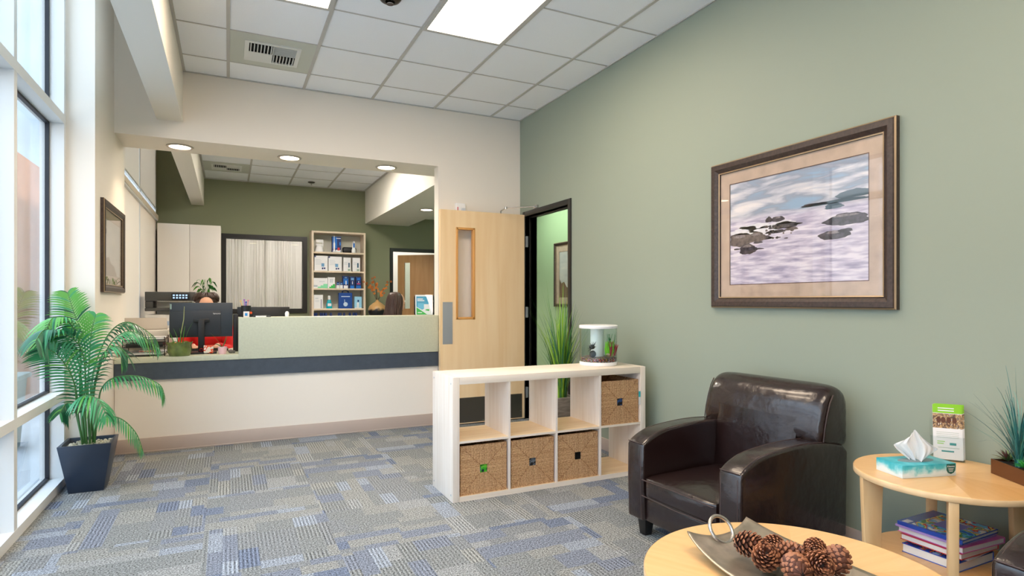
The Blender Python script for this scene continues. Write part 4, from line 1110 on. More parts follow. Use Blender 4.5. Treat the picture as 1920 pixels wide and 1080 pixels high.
def rosette(o, c, n, L_, w_, mats, R_, up=.5):
    for i in range(n):
        a = i*2.399; el = R_.uniform(.15, 1.2)*up + (i/n)*.6; d = Vector((math.cos(a)*math.cos(el), math.sin(a)*math.cos(el), math.sin(el)))
        l = L_*R_.uniform(.7,1.1); p = Vector(c); o.mi = R_.randrange(mats)
        pts = [p + d*l*u + Vector((0,0,-l*.25*u*u)) for u in (0,.35,.7,1)]
        o.tube(pts, [w_*.7, w_, w_*.7, w_*.08], 6, flat=.3)
o = MB(); rosette(o, Ws @ Vector((.03,.04,PHT)), 34, .058, .0042, 3, R3, .7)
o.build('dark_succulent', [mat('succ_wine', (84,44,44), .45), mat('succ_dark', (70,96,50), .45), mat('succ_olive', (110,130,70), .45)], sp_)
o = MB(); rosette(o, Ws @ Vector((.135,.03,PHT)), 46, .055, .004, 2, R3, .7)
o.build('bright_succulent', [mat('succ_green', (70,180,70), .45), mat('succ_green2', (40,140,60), .45)], sp_)

# books on the lower shelf
def book(lab, cx_, cy_, z, L_, W_, T_, ang, cover, group='picture books on the lower shelf', page=(232,230,224), hard=True, deco=None):
    t = thing('book', lab, 'book', (cx_, cy_, z), R(ang), group); W = WM[t.name]; c = .0022 if hard else .0008; ov = .003 if hard else 0
    o = MB(); cm = cover if isinstance(cover, list) else [cover]
    if hard:
        o.box(-L_/2, L_/2, -W_/2, W_/2, 0, c, W).box(-L_/2, L_/2, -W_/2, W_/2, T_-c, T_, W).box(-L_/2, -L_/2+.003, -W_/2, W_/2, c, T_-c, W)
    else:
        o.box(-L_/2, L_/2, -W_/2, W_/2, T_-c, T_, W).box(-L_/2, -L_/2+.001, -W_/2, W_/2, 0, T_-c, W)
    if len(cm) > 1:
        o.mi = 1; o.box(-L_/2+.012, L_/2-.004, -W_/2+.004, W_/2-.045, T_, T_+.0004, W)
    if len(cm) > 2:
        o.mi = 2; o.box(-L_*.20, L_*.22, -W_*.25, W_*.12, T_+.0004, T_+.0007, W)
        o.mi = 3; o.box(-L_/2+.008, -L_/2+.045, W_/2-.035, W_/2-.012, T_, T_+.0006, W)
    o.build('cover', cm, t)
    MB().box(-L_/2+.003, L_/2-ov, -W_/2+ov, W_/2-ov, c, T_-c, W).build('pages', mat('book_pages_%d' % page[0], page, .8), t)
    return t
BLUEB = mat('cobalt_cover', (26,70,170), .25, coat=.4); REDB = mat('red_cover', (190,22,34), .3, coat=.3); PINKB = mat('pink_cover', (214,100,170), .3, coat=.3); LILAC = mat('lilac_cover', (170,140,205), .3, coat=.3)
COL1 = pattern('comic_print', [(0,(30,100,190)),(.36,(90,180,220)),(.44,(60,140,70)),(.49,(232,222,120)),(.54,(196,50,44)),(.59,(110,190,230)),(.66,(240,236,220))], 26, .25, 1)
COL2 = pattern('castle_print', [(0,(16,34,120)),(.45,(24,50,150)),(.54,(150,40,30)),(.58,(226,140,60)),(.61,(30,50,140)),(.67,(150,180,225))], 22, .25, 1)
COL3 = pattern('meadow_print', [(0,(200,90,160)),(.45,(120,190,50)),(.53,(150,120,200)),(.60,(230,120,180))], 18, .3, 1)
zc_ = .2503
book('thick blue picture book at the bottom of the stack', 2.465, 1.305, zc_, .225, .20, .034, 180, [BLUEB, COL2]); zc_ += .0345
MB_ = None
book('white edged picture book between the blue and the red one', 2.49, 1.300, zc_, .20, .19, .010, 184, [mat('white_cover', (226,226,230), .3)], page=(214,214,210)); zc_ += .0105
book('red covered picture book in the middle of the stack', 2.475, 1.305, zc_, .235, .215, .022, 179, [REDB]); zc_ += .0225
book('pink covered picture book below the top two', 2.49, 1.308, zc_, .25, .235, .022, 177, [PINKB, COL3]); zc_ += .0228
book('thin lilac picture book under the comic collection', 2.475, 1.318, zc_, .24, .225, .008, -1, [LILAC], page=(220,210,230)); zc_ += .0083
book('blue comic style picture book lying on top of the stack', 2.482, 1.315, zc_, .245, .225, .014, 1, [BLUEB, COL1, mat('violet_panel', (120,116,190), .3), WHITEPL])

# metal tray and pine cones
TR = thing('metal_tray', 'hammered silver tray with ring handle on the coffee table', 'tray', (1.452, 1.14, .43), 0)
ax = Vector((.03,-1,0)).normalized(); sd = Vector((-ax.y, ax.x, 0)); E0 = Vector((1.441, 1.445, 0))
SILV = mat('hammered_metal', (178,166,148), .36, .8, bump=(60,.25,.003), var=(20,.18))
def trf(u, v):
    a = (u-.5)*2; hwid = .132 + .052*math.sin(math.pi*v)**.8; L0 = .62
    z = .4335 + .026*a*a*(1-.3*math.sin(math.pi*v)) + .034*abs(2*v-1)**3.2
    end = .022*(1-a*a)*(1 if v < .5 else -1)*abs(2*v-1)**6
    return E0 + ax*(L0*v + end) - sd*(a*hwid)*-1 + Vector((0,0,z))
o = MB(); o.grid(trf, 24, 40); tro = o.build('tray_body', SILV, TR, fixn=False, sharp=180)
so = tro.modifiers.new('thick', 'SOLIDIFY'); so.thickness = .004; so.offset = 1
def ringp(c, nrm, r, m=36):
    nrm = Vector(nrm).normalized(); a = nrm.cross(Vector((0,0,1))).normalized(); b = nrm.cross(a)
    return [Vector(c) + (a*math.cos(2*math.pi*i/m) + b*math.sin(2*math.pi*i/m))*r for i in range(m+1)]
RING = mat('silver_ring', (190,182,174), .25, .85)
for v, s_ in ((0,1),(1,-1)):
    c = trf(.5, v) + ax*(.004*s_) - sd*(.012*s_) + Vector((0,0,.018)); nn = (Vector((0,0,1))*.60 + ax*.80*s_).normalized()
    MB().tube(ringp(c, nn, .043), .0058, 12, cap=False).build('ring_handle', RING, TR)
CM = [mat('cone_scale', (96,54,36), .6, var=(90,.35)), mat('cone_scale_light', (172,112,78), .5), mat('cone_core', (34,20,14), .8)]
def cone_mesh(nm, r0, ln, n, R_, open_=.5, w_=.011):
    o = MB(); o.mi = 2
    o.lathe([(0,-ln*.48),(r0*.45,-ln*.35),(r0*.55,-.0),(r0*.4,ln*.3),(0,ln*.46)], (0,0,0), 12)
    for i in range(n):
        f = (i+.5)/n; zz = -ln*.46 + ln*.92*f; rad = r0*math.sin(math.pi*(.12+.80*f))**.7
        a = i*2.39996; d = Vector((math.cos(a), math.sin(a), 0)); s = Vector((-d.y, d.x, 0))
        el = .10+open_*2.3*f; out = (d*math.cos(el) + Vector((0,0,1))*math.sin(el)).normalized(); up = s.cross(out)
        base = Vector((0,0,zz-rad*.25)) + d*rad*.25; l = rad*.95; w = w_*(.6+.5*math.sin(math.pi*f))*R_.uniform(.85,1.15)
        prev = None; o.mi = 0 if R_.random() < .7 else 1
        T = []; Bt = []; tipmat = 1 if R_.random() < .75 else 0
        for u, q in ((0,.35),(.5,.8),(.82,1.0),(1.0,.55)):
            c = base + out*l*u + Vector((0,0,1))*(.006*u*u)
            T.append([o.bm.verts.new(c + s*w*q*e + up*.0018*(1-abs(e)*.6)*(1.4 if u > .7 else 1)) for e in (-1,0,1)])
            Bt.append([o.bm.verts.new(c + s*w*q*e - up*.0018*(1-abs(e)*.6)) for e in (-1,0,1)])
        for k in range(3):
            o.mi = tipmat if k == 2 else 0
            for j in range(2):
                o._f([T[k][j], T[k][j+1], T[k+1][j+1], T[k+1][j]]); o._f([Bt[k][j+1], Bt[k][j], Bt[k+1][j], Bt[k+1][j+1]])
            o._f([T[k][0], T[k+1][0], Bt[k+1][0], Bt[k][0]]); o._f([T[k+1][2], T[k][2], Bt[k][2], Bt[k+1][2]])
        o._f([T[3][0], T[3][1], T[3][2], Bt[3][2], Bt[3][1], Bt[3][0]])
    return o
Rc = random.Random(17)
pcA = tag(cone_mesh('a', .036, .082, 105, Rc, .42, .0066).build('pine_cone', CM, fixn=False, sharp=50), '', 'pine cone', 'pine cones in the metal tray')
pcB = tag(cone_mesh('b', .030, .090, 170, Rc, .42, .0046).build('pine_cone', CM, fixn=False, sharp=50), '', 'pine cone', 'pine cones in the metal tray')
cones = [(pcA, 1.418,1.300,.485, (80,0,20), 'dark pine cone nearest the ring handle'),
         (pcB, 1.482,1.262,.482, (85,0,-70), 'fine scaled pine cone along the right rim of the tray'),
         (pcA, 1.385,1.205,.486, (25,-40,10), 'round open pine cone on the left side of the tray, its tip facing up'),
         (pcA, 1.452,1.190,.487, (75,10,60), 'pine cone in the middle of the tray'),
         (pcB, 1.553,1.175,.492, (80,0,-60), 'fine scaled pine cone behind the rightmost ones'),
         (pcA, 1.532,1.092,.492, (60,30,100), 'rightmost pine cone with a broad pale scale'),
         (pcA, 1.470,1.100,.492, (70,-20,-30), 'pine cone at the bottom edge between the middle and rightmost ones'),
         (pcA, 1.405,1.120,.487, (90,0,150), 'pine cone at the bottom edge below the round open one')]
used = set()
for (pc, x, y, z, rot, lab) in cones:
    rt = tuple(R(a) for a in rot)
    if pc.name not in used:
        used.add(pc.name); pc.location = (x,y,z); pc.rotation_euler = rt; pc['label'] = lab
    else: dup(pc, (x,y,z), rt, lab)

# ------------------------------------------------------------------ things on the reception counter
WT = .765
# letter trays
lt = thing('letter_tray', 'black wire letter trays with papers at the window end of the counter', 'letter tray', (-.62, 5.82, WT))
o = MB(); Xa, Xb, Ya, Yb = -.77, -.475, 5.66, 5.98
for z in (WT+.012, WT+.075, WT+.135):
    o.tube([(Xa,Ya,z),(Xb,Ya,z),(Xb,Yb,z),(Xa,Yb,z),(Xa,Ya,z)], .0035, 6)
    for k in range(9): x = Xa+(Xb-Xa)*k/8; o.tube([(x,Ya,z-.003),(x,Yb,z-.003)], .0018, 4)
    o.tube([(Xa,Ya,z+.022),(Xb,Ya,z+.022)], .003, 6)
for x, y in ((Xa,Ya),(Xb,Ya),(Xa,Yb),(Xb,Yb)): o.tube([(x,y,WT),(x,y,WT+.16)], .004, 6)
o.build('wire_frame', BLK, lt)
for k, (z, lab) in enumerate(((WT+.0135,'stack of papers in the lowest wire tray'),(WT+.0775,'black folder stack in the middle wire tray'),(WT+.137,'papers in the top wire tray'))):
    m_ = [PAPER, BLK, PAPER][k]; o = MB(); o.box(Xa+.02, Xb-.015, Ya+.01, Yb-.02, z, z+(.022,.03,.012)[k])
    if k == 0: o.mi = 1; o.box(Xa+.11, Xb-.06, Ya+.006, Ya+.03, z+.0225, z+.036)
    tag(o.build('paper_stack', [m_, pattern('rust_paper', [(0,(120,50,36)),(.5,(206,150,120)),(.6,(160,60,40))], 40)], bevel=.002, loc=((Xa+Xb)/2, Ya+.1, z)), lab, 'papers')
# desktop printer with open grey lid
pr = thing('printer', 'grey and white desktop printer behind the wire trays', 'printer', (-.66, 6.25, WT))
MB().box(-.86, -.475, 6.06, 6.40, WT, WT+.2).build('body', mat('printer_white', (222,216,208), .5), pr, bevel=.012)
MB().box(-.85, -.485, 6.055, 6.062, WT+.03, WT+.12).build('front_panel', GREYP, pr, bevel=.004)
o = MB(); o.prism([(-.85,6.10,WT+.205),(-.49,6.10,WT+.205),(-.505,6.20,WT+.305),(-.835,6.20,WT+.305)], (0,.016,-.004)); o.build('lid', mat('printer_grey_lid', (168,160,150), .5), pr, bevel=.003)
# green glazed pot with amaryllis
pt_ = thing('potted_bulb_plant', 'green glazed crinkled pot with bulb shoots on the counter', 'plant', (-.365, 5.60, WT))
o = MB(); n = 72; rings = []
for (r, z) in ((.0,.0),(.075,.0),(.088,.03),(.090,.06),(.086,.085),(.094,.105),(.098,.112),(.092,.110),(.082,.09),(.078,.075),(0,.075)):
    if r == 0: rings.append([o.bm.verts.new((-.365, 5.62, WT+z+.0005))]); continue
    rings.append([o.bm.verts.new((-.365+math.cos(2*math.pi*k/n)*r*(1+.022*math.sin(13*2*math.pi*k/n)*min(1,z*12)), 5.62+math.sin(2*math.pi*k/n)*r*(1+.022*math.sin(13*2*math.pi*k/n)*min(1,z*12)), WT+.0005+z+(.004*math.sin(7*2*math.pi*k/n) if z > .1 else 0))) for k in range(n)])
for A, B in zip(rings, rings[1:]):
    for k in range(n):
        k2 = (k+1) % n
        if len(A) == 1: o._f([A[0], B[k2], B[k]])
        elif len(B) == 1: o._f([A[k], A[k2], B[0]])
        else: o._f([A[k], A[k2], B[k2], B[k]])
o.build('pot', mat('green_glaze', (98,116,56), .2, coat=.6, var=(18,.35)), pt_)
o = MB(); c = Vector((-.365,5.62,WT+.08))
for (pts, r) in (([(0,0,0),(.01,0,.10),(.03,.0,.22),(.035,0,.33)], [.004,.0035,.003,.002]),):
    o.mi = 1; o.tube([c+Vector(p) for p in pts], r, 8)
o.mi = 0
for (pts, w0) in (([(-.03,0,0),(-.05,-.01,.06),(-.075,-.02,.13)],.011),([(.02,0,0),(.03,0,.10),(.04,.0,.17)],.013),([(.03,0,.0),(.06,0,.12),(.10,.0,.20)],.004),([(-.01,.0,0),(-.02,0,.08),(-.045,0,.15)],.010),([(.0,.01,0),(.01,.0,.08),(.0,.0,.15)],.012)):
    P_ = [c+Vector(p) for p in pts]; o.tube([catmull(P_, i/8) for i in range(9)], [w0*(math.sin(math.pi*(.25+.72*i/8))) for i in range(9)], 8, flat=.3)
o.mi = 2
for dx in (-.03,.015): o.ball(c+Vector((dx,0,.012)), .016, 1,1,1.5,10)
o.build('shoots', [mat('shoot_green', (66,140,40), .45), mat('flower_stalk', (168,176,120), .5), mat('bulb_skin', (190,140,80), .6)], pt_)
# pink pot
pp = thing('potted_orchid', 'small pink pot with a few orchid leaves on the counter', 'plant', (-.045, 5.64, WT))
MB().lathe([(0,0.0005),(.027,.0005),(.034,.025),(.036,.062),(.033,.062),(.031,.05),(0,.05)], (-.045,5.65,WT), 36).build('pot', mat('pink_ceramic', (232,192,200), .35), pp)
o = MB(); c = Vector((-.045,5.65,WT+.055))
for pts, w0, mi in (([(0,0,0),(.02,0,.05),(.03,.0,.10)],.012,0),([(0,0,0),(-.04,0,.03),(-.06,0,.03)],.010,0),([(0,0,0),(-.05,0,.08),(-.095,0,.13)],.003,1),([(0,0,0),(.02,0,.04),(.05,0,.12)],.002,1)):
    P_ = [c+Vector(p) for p in pts]; o.mi = mi; o.tube([catmull(P_, i/8) for i in range(9)], [w0*(math.sin(math.pi*(.2+.75*i/8))) for i in range(9)], 8, flat=.35)
o.build('leaves', [mat('orchid_leaf', (40,110,50), .35), mat('orchid_stem', (110,110,50), .5)], pp)
# small bits on the counter
o = MB(); o.box(-.19,-.115,5.70,5.72,WT+.0005,WT+.075); tag(o.build('box', pattern('orange_label', [(0,(230,220,210)),(.5,(220,80,40)),(.62,(240,230,225))], 30), bevel=.004, loc=(-.15,5.71,WT)), 'small white and orange packet between the monitor and the pink pot', 'packet')
o = MB(); o.ball((.02,5.70,WT+.018), .018,1.2,1,1,12).ball((.045,5.72,WT+.012), .012,1,1,1,10); tag(o.build('figurine', mat('grey_figurine', (120,116,112), .5), loc=(.02,5.70,WT)), 'small grey figurine beside the pink pot', 'figurine')
# monitor
mn = thing('monitor', 'dark slate computer monitor seen from behind, in front of the woman in red', 'monitor', (-.205, 5.86, WT))
x0, x1, z0, z1, ym = -.455, .085, .905, 1.205, 5.84
x1 = .035; Mx = .49
MB().box(x0, x1, ym, ym+.018, z0, z1).build('panel', SLATEPL, mn, bevel=.004)
MB().box(x0-.0, x1-.095, ym-.022, ym, z0+.01, z1-.07).build('rear_housing', mat('slate_plastic_dark', (42,50,60), .45), mn, bevel=.006)
o = MB(); o.box(-.235,-.185, ym-.075, ym-.045, WT+.014, z0+.15).box(-.27,-.15, ym-.06, ym-.022, z0+.13, z0+.16); o.build('stand_arm', BLK, mn, bevel=.004)
o = MB(); o.box(-.33,-.09, ym-.14, ym+.06, WT+.0005, WT+.014); o.build('stand_foot', BLK, mn, bevel=.004)
MB().tube(ringp((-.21, ym-.077, WT+.032), (0,1,0), .013, 24), .002, 6).build('red_ring', RED, mn)
MB().box(x0+.004, x0+.016, ym-.001, ym, z1-.055, z1-.01).build('sticker', mat('pale_sticker', (150,180,180), .5), mn)
text_mesh('lenovo', .022, Matrix.Translation((x1-.125, ym-.0235, z1-.095)) @ Matrix.Rotation(R(90),4,'X'), 'lettering', WHITEPL, mn)
mn2 = thing('monitor', 'black computer monitor behind the raised sage ledge', 'monitor', (.30, 6.02, WT))
MB().box(.075, .53, 6.02, 6.045, .86, 1.165).build('panel', BLK, mn2, bevel=.003)
o = MB(); o.box(.28,.33,6.045,6.07,WT+.012,1.0).box(.2,.41,5.98,6.14,WT+.0005,WT+.012); o.build('stand', BLK, mn2)
o = MB(); o.box(.04, .085, 5.88, 6.10, WT+.0005, 1.10); tag(o.build('computer_case', BLK, bevel=.004, loc=(.06,5.99,WT)), 'slim black computer case beside the sage ledge', 'computer')
o = MB(); o.box(-.40,.0,6.02,6.14,WT+.0005,WT+.02); tag(o.build('keyboard', BLK, bevel=.004, loc=(-.2,6.08,WT)), 'black keyboard behind the slate monitor', 'keyboard')
# on the ledge
ZL = 1.08
pc_ = thing('pen_cup', 'black mesh pen cup with pens on the sage ledge', 'pen cup', (.14, 5.66, ZL))
MB().lathe([(0,.0005),(.036,.0005),(.040,.10),(.037,.10),(.034,.004),(0,.004)], (.14,5.66,ZL), 28).build('cup', BLK, pc_)
for dx, dy, hh, m_, lab in ((-.03,0,.14,'pen_cream','cream pen with round tip leaning left in the pen cup'),(-.01,.01,.15,'pen_violet','violet topped pen in the pen cup'),(.012,0,.145,'pen_pink','pink pen in the pen cup'),(.0,-.015,.13,'pen_blue','blue pen in the pen cup')):
    col_ = {'pen_cream':(240,200,130),'pen_violet':(170,110,200),'pen_pink':(230,150,170),'pen_blue':(40,60,180)}[m_]
    o = MB(); b = Vector((.14+dx*.3,5.66+dy*.3,ZL+.006)); e = Vector((.14+dx*1.4,5.66+dy*1.2,ZL+hh)); o.tube([b,e],.0035,8).ball(e,.008,1,1,1,8)
    tag(o.build('pen', mat(m_, col_, .4), loc=tuple(b)), lab, 'pen', 'pens in the mesh cup')
o = MB(); o.box(.118,.165,5.60,5.612,ZL+.0005,ZL+.05); o.mi = 1; o.box(.13,.15,5.598,5.60,ZL+.012,ZL+.036)
tag(o.build('card', [mat('white_card', (236,226,220), .5), mat('blue_mark', (40,140,210), .4)], loc=(.14,5.605,ZL)), 'small white card with blue mark in front of the pen cup', 'card')
o = MB(); o.box(.155,.20,5.64,5.65,ZL+.0005,ZL+.055); o.mi = 1; o.ball((.178,5.637,ZL+.036),.012,1,.3,1,12)
tag(o.build('card', [BLK, mat('orange_mark', (235,90,30), .4)], loc=(.178,5.645,ZL)), 'dark card with orange dot beside the pen cup', 'card')
o = MB(); o.box(.19,.34,5.60,5.72,ZL+.0005,ZL+.008).box(.20,.31,5.61,5.70,ZL+.0085,ZL+.014); tag(o.build('notepad', [BLK], bevel=.002, loc=(.26,5.66,ZL)), 'black notepads lying on the sage ledge', 'notepad')
o = MB(); o.box(.215,.30,5.585,5.605,ZL+.0005,ZL+.011); tag(o.build('paper_stack', PAPER, loc=(.26,5.59,ZL)), 'thin white papers in front of the black notepads', 'papers')
o = MB(); o.lathe([(0,.0005),(.016,.0005),(.018,.03),(.012,.045),(0,.05)], (.475,5.64,ZL), 20); tag(o.build('bottle', WHITEPL, loc=(.475,5.64,ZL)), 'tiny white bottle on the sage ledge', 'bottle')
# brochure stand at the right end
bs = thing('sign_holder', 'blue and green poster in a clear stand at the right end of the ledge', 'sign', (1.76, 5.68, ZL), R(-12))
Wk = WM[bs.name] @ Matrix.Rotation(R(-10), 4, 'X')
SGN = [WHITEPL, mat('poster_blue', (58,160,200), .3), mat('poster_green', (36,180,60), .3), mat('poster_blue2', (100,190,225), .3)]
o = MB(); o.box(-.085,.085,0,.004,.003,.205,Wk); 
def quad(pts, mi, y=-.0008): o.mi = mi; o.prism([Wk @ Vector((a, y, b)) for a, b in pts], Wk.to_3x3() @ Vector((0,.0006,0)))
quad([(-.075,.19),(.068,.19),(.068,.10),(-.02,.055),(-.075,.085)],1); quad([(-.06,.12),(0,.12),(0,.07),(-.03,.06),(-.06,.08)],3,-.0010); quad([(-.075,.08),(-.075,.006),(.03,.006)],2); quad([(.01,.05),(.055,.085),(.05,.04)],2,-.0012); quad([(.0,.11),(.058,.11),(.058,.06),(.0,.06)],0,-.0014)
quad([(-.066,.168),(-.01,.168),(-.01,.158),(-.066,.158)],0,-.0012); quad([(-.066,.152),(.004,.152),(.004,.142),(-.066,.142)],0,-.0012); quad([(-.062,.03),(-.02,.03),(-.02,.022),(-.062,.022)],0,-.0012)
o.build('poster', SGN, bs)
MB().box(-.09,.09,-.004,-.002,.002,.208,Wk).build('clear_cover', ACR, bs)
MB().box(-.09,.09,-.004,.07,.0005,.003,WM[bs.name]).build('stand_foot', ACR, bs)

# ------------------------------------------------------------------ reception room furniture
cb = thing('tall_cabinet', 'tall white two door cabinet in the corner of the reception', 'cabinet', (-.5, 9.98, 0))
MB().box(-.905, -.10, 9.72, YFAR-.002, .0, 2.33).build('carcass', mat('cabinet_white', (232,226,220), .5), cb)
MB().box(-.905, -.506, 9.70, 9.719, .08, 2.328).build('door', mat('cabinet_door_white', (234,228,222), .45), cb, bevel=.002)
MB().box(-.502, -.10, 9.70, 9.719, .08, 2.328).build('door', MATS['cabinet_door_white'], cb, bevel=.002)
# copier
mf = thing('copier', 'large white office copier with dark top and touch screen', 'copier', (-.64, 8.3, 0))
MB().box(-.885, -.36, 8.12, 8.62, 0, 1.06).build('body', mat('copier_white', (228,224,220), .45), mf, bevel=.015)
o = MB(); o.box(-.885,-.37,8.12,8.6,1.10,1.14).box(-.885,-.80,8.14,8.6,1.14,1.22).box(-.885,-.36,8.12,8.6,1.22,1.33); o.build('scanner_unit', mat('copier_dark', (74,74,74), .4), mf, bevel=.008)
MB().box(-.78,-.40,8.30,8.6,1.06,1.215).build('output_bay', mat('copier_bay', (236,236,234), .4), mf)
t_ = MB().box(-.61,-.42,8.085,8.11,1.235,1.315).build('touch_screen', BLK, mf, bevel=.004)
o = MB()
for i in range(5):
    for j in range(2): o.box(-.595+i*.033,-.575+i*.033,8.083,8.085,1.25+j*.03,1.268+j*.03)
o.build('screen_icon', emis('screen_icon_glow', (170,200,235), 1.0), t_)
MB().box(-.70,-.62,8.118,8.12,.93,.98).build('sticker', mat('blue_sticker', (170,190,215), .5), mf)
# bottle of green liquid near copier screen omitted: too small to read; tall plant behind woman
gp2 = thing('potted_plant', 'small leafy green plant standing in front of the white cabinet', 'plant', (-.27, 8.9, 0))
MB().box(-.42,-.12,8.75,9.05,0,1.1).build('plant_stand', mat('cabinet_white2', (224,218,210), .5), gp2)
MB().lathe([(0,1.1),(.06,1.1),(.08,1.22),(.074,1.22),(.07,1.2),(0,1.2)], (-.27,8.9,0), 28).build('pot', WHITEPL, gp2)
o = MB(); R4 = random.Random(8)
for i in range(34):
    a = R4.random()*6.28; s = R4.uniform(.04,.17); hh = R4.uniform(.12,.33); b = Vector((-.27,8.9,1.2)); d = Vector((math.cos(a),math.sin(a),0))
    P_ = [b, b+d*s*.25+Vector((0,0,hh*.7)), b+d*s*.7+Vector((0,0,hh)), b+d*s*1.1+Vector((0,0,hh*.72))]
    o.mi = R4.randrange(2); o.tube([catmull(P_, k/8) for k in range(9)], [.002,.002,.003,.005,.010,.015,.014,.009,.001], 6, flat=.15)
o.build('leaves', [mat('leaf_green', (70,140,40), .45), mat('leaf_dark', (34,100,36), .45)], gp2)

# display shelf unit
du = thing('display_shelf', 'tall pale display shelf with oral care products against the olive wall', 'shelf', (1.645, 10.14, 0))
ux0, ux1, uy, ut = 1.2155, 2.078, 9.99, 2.36
PLW = wood('pale_shelf_wood', (226,210,190), (214,196,174), (4,4,.4), .5, 4)
MB().box(ux0, ux0+.03, uy, YFAR-.002, 0, ut).build('side_panel', PLW, du)
MB().box(ux1-.03, ux1, uy, YFAR-.002, 0, ut).build('side_panel', PLW, du)
MB().box(ux0+.03, ux1-.03, uy, YFAR-.002, ut-.028, ut).build('top_board', PLW, du)
MB().box(ux0+.03, ux1-.03, YFAR-.014, YFAR-.002, 0, ut-.03).build('back_panel', mat('shelf_back', (206,206,196), .6), du)
shz = [2.023, 1.714, 1.43, 1.097, .79, .1]
for z in shz: MB().box(ux0+.03, ux1-.03, uy+.003, YFAR-.014, z-.026, z).build('shelf_board', PLW, du)
def sx(px): return 10.02*rayt(570+px/6.353)        # enlarged-crop column -> X on the shelf
def sh_(pxh): return pxh/6.353*9.55/F
def pbox(name, lab, a, b, top, k, m_list, deco=None, y=10.02, dp=.08, cat='box', group=None):
    xx0, xx1 = sx(a), sx(b); z = shz[k]+.0005; hgt = sh_(top)
    t = thing(name, lab, cat, ((xx0+xx1)/2, y+dp/2, z), 0, group)
    o = MB(); o.box(xx0, xx1, y, y+dp, z, z+hgt)
    if deco:
        for (mi, u0, v0, u1, v1) in deco:
            o.mi = mi; o.box(xx0+(xx1-xx0)*u0, xx0+(xx1-xx0)*u1, y-.002-.0004*mi, y, z+hgt*v0, z+hgt*v1)
    o.build('carton', m_list, t); return t
LB_ = mat('light_blue_print', (110,160,205), .4); NB = mat('navy_print', (24,48,110), .35); BB = mat('bright_blue_print', (20,110,200), .35); GR_ = mat('green_print', (60,180,90), .4); MINT = mat('mint_print', (130,214,170), .4); GL = mat('grey_line_print', (176,186,200), .5); TEAL = mat('teal_liquid', (20,170,190), .15, coat=.5); OFFW = mat('carton_white', (232,232,236), .45)
lines = [(3,.10,.50,.55,.515),(3,.10,.58,.50,.595),(3,.10,.66,.52,.675),(3,.10,.74,.46,.755),(3,.1,.42,.5,.435)]
g2 = 'white cartons on the second shelf'
pbox('product_box', 'leftmost large white carton on the second shelf', 125, 282, 180, 1, [OFFW,LB_,NB,GL], [(1,.52,.28,.74,.5),(2,.56,.10,.66,.22),(2,.70,.12,.82,.22),(2,.0,.9,.10,1.0)]+lines, group=g2)
pbox('product_box', 'second large white carton on the second shelf', 292, 450, 175, 1, [OFFW,LB_,NB,GL], [(1,.50,.28,.72,.5),(2,.54,.10,.64,.22),(2,.68,.12,.80,.22),(2,.0,.9,.10,1.0)]+lines, group=g2)
pbox('product_box', 'first narrow white carton with dark blue toothbrush on the second shelf', 470, 558, 168, 1, [OFFW,mat('sage_print',(150,175,160),.5),mat('petrol_print',(40,90,120),.4),GL], [(2,.66,.28,.84,.62),(1,.60,.03,.92,.18)]+lines[:3], group=g2)
pbox('product_box', 'second narrow white carton at the right end of the second shelf', 580, 668, 168, 1, [OFFW,MATS['sage_print'],MATS['petrol_print'],GL], [(2,.60,.28,.80,.62),(1,.56,.03,.90,.18)]+lines[:3], group=g2)
pbox('product_box', 'wide white carton with mint diagonal on the third shelf', 114, 280, 122, 2, [OFFW,MINT,GL], [(1,.3,.0,1,.16),(1,.5,.16,1,.28),(1,.7,.28,1,.42),(2,.0,.12,.28,.3),(2,.4,.66,.8,.68),(2,.4,.6,.8,.62)], group='cartons on the third shelf')
pbox('product_box', 'white carton with green corner on the third shelf', 284, 368, 132, 2, [OFFW,GR_,GL], [(1,.2,.0,1,.14),(1,.45,.14,1,.26),(1,.7,.26,1,.38),(2,.35,.5,.45,.85),(2,.55,.5,.65,.85)], group='cartons on the third shelf')
for a, b, lab in ((388,422,'left one of the two small blue and white boxes on the third shelf'),(430,463,'right one of the two small blue and white boxes on the third shelf')):
    pbox('product_box', lab, a, b, 78, 2, [OFFW,NB,LB_], [(1,0,.5,1,1),(2,.2,.62,.8,.8)], dp=.04, group='small boxes on the third shelf')
pbox('product_box', 'navy box with white brush picture on the third shelf', 463, 533, 150, 2, [NB,BB,OFFW,LB_], [(1,.1,.35,.9,.8),(2,.15,.0,.85,.24),(2,.45,.3,.62,.62),(3,.3,.84,.7,.92)])
pbox('product_box', 'blue box with bright blue base on the third shelf', 548, 602, 145, 2, [NB,BB,OFFW,LB_], [(1,.05,.0,.95,.24),(2,.45,.36,.6,.6),(3,.2,.7,.85,.9)])
pbox('product_box', 'blue box with red stripe at the right end of the third shelf', 618, 680, 145, 2, [NB,BB,OFFW,mat('pink_stripe',(220,70,120),.4)], [(1,.05,.0,.95,.24),(3,.2,.36,.85,.44),(2,.45,.5,.6,.62),(1,.2,.7,.8,.9)])
pbox('product_box', 'grey white carton standing on the fourth shelf', 118, 225, 165, 3, [OFFW,NB,GL], [(1,.78,.02,.84,.68),(2,.15,.72,.5,.76),(2,.15,.5,.6,.515),(2,.15,.58,.6,.595)])
t = thing('bottle', 'teal mouthwash bottle on the fourth shelf', 'bottle', (sx(305), 10.06, shz[3]))
cx_, cy_, cz_ = sx(305), 10.06, shz[3]; k_ = sh_(1)
MB().lathe([(0,.0005),(34*k_,.0005),(36*k_,6*k_),(34*k_,50*k_),(24*k_,80*k_),(22*k_,100*k_),(13*k_,110*k_),(0,110*k_)], (cx_,cy_,cz_), 32, 1, .6).build('body', TEAL, t)
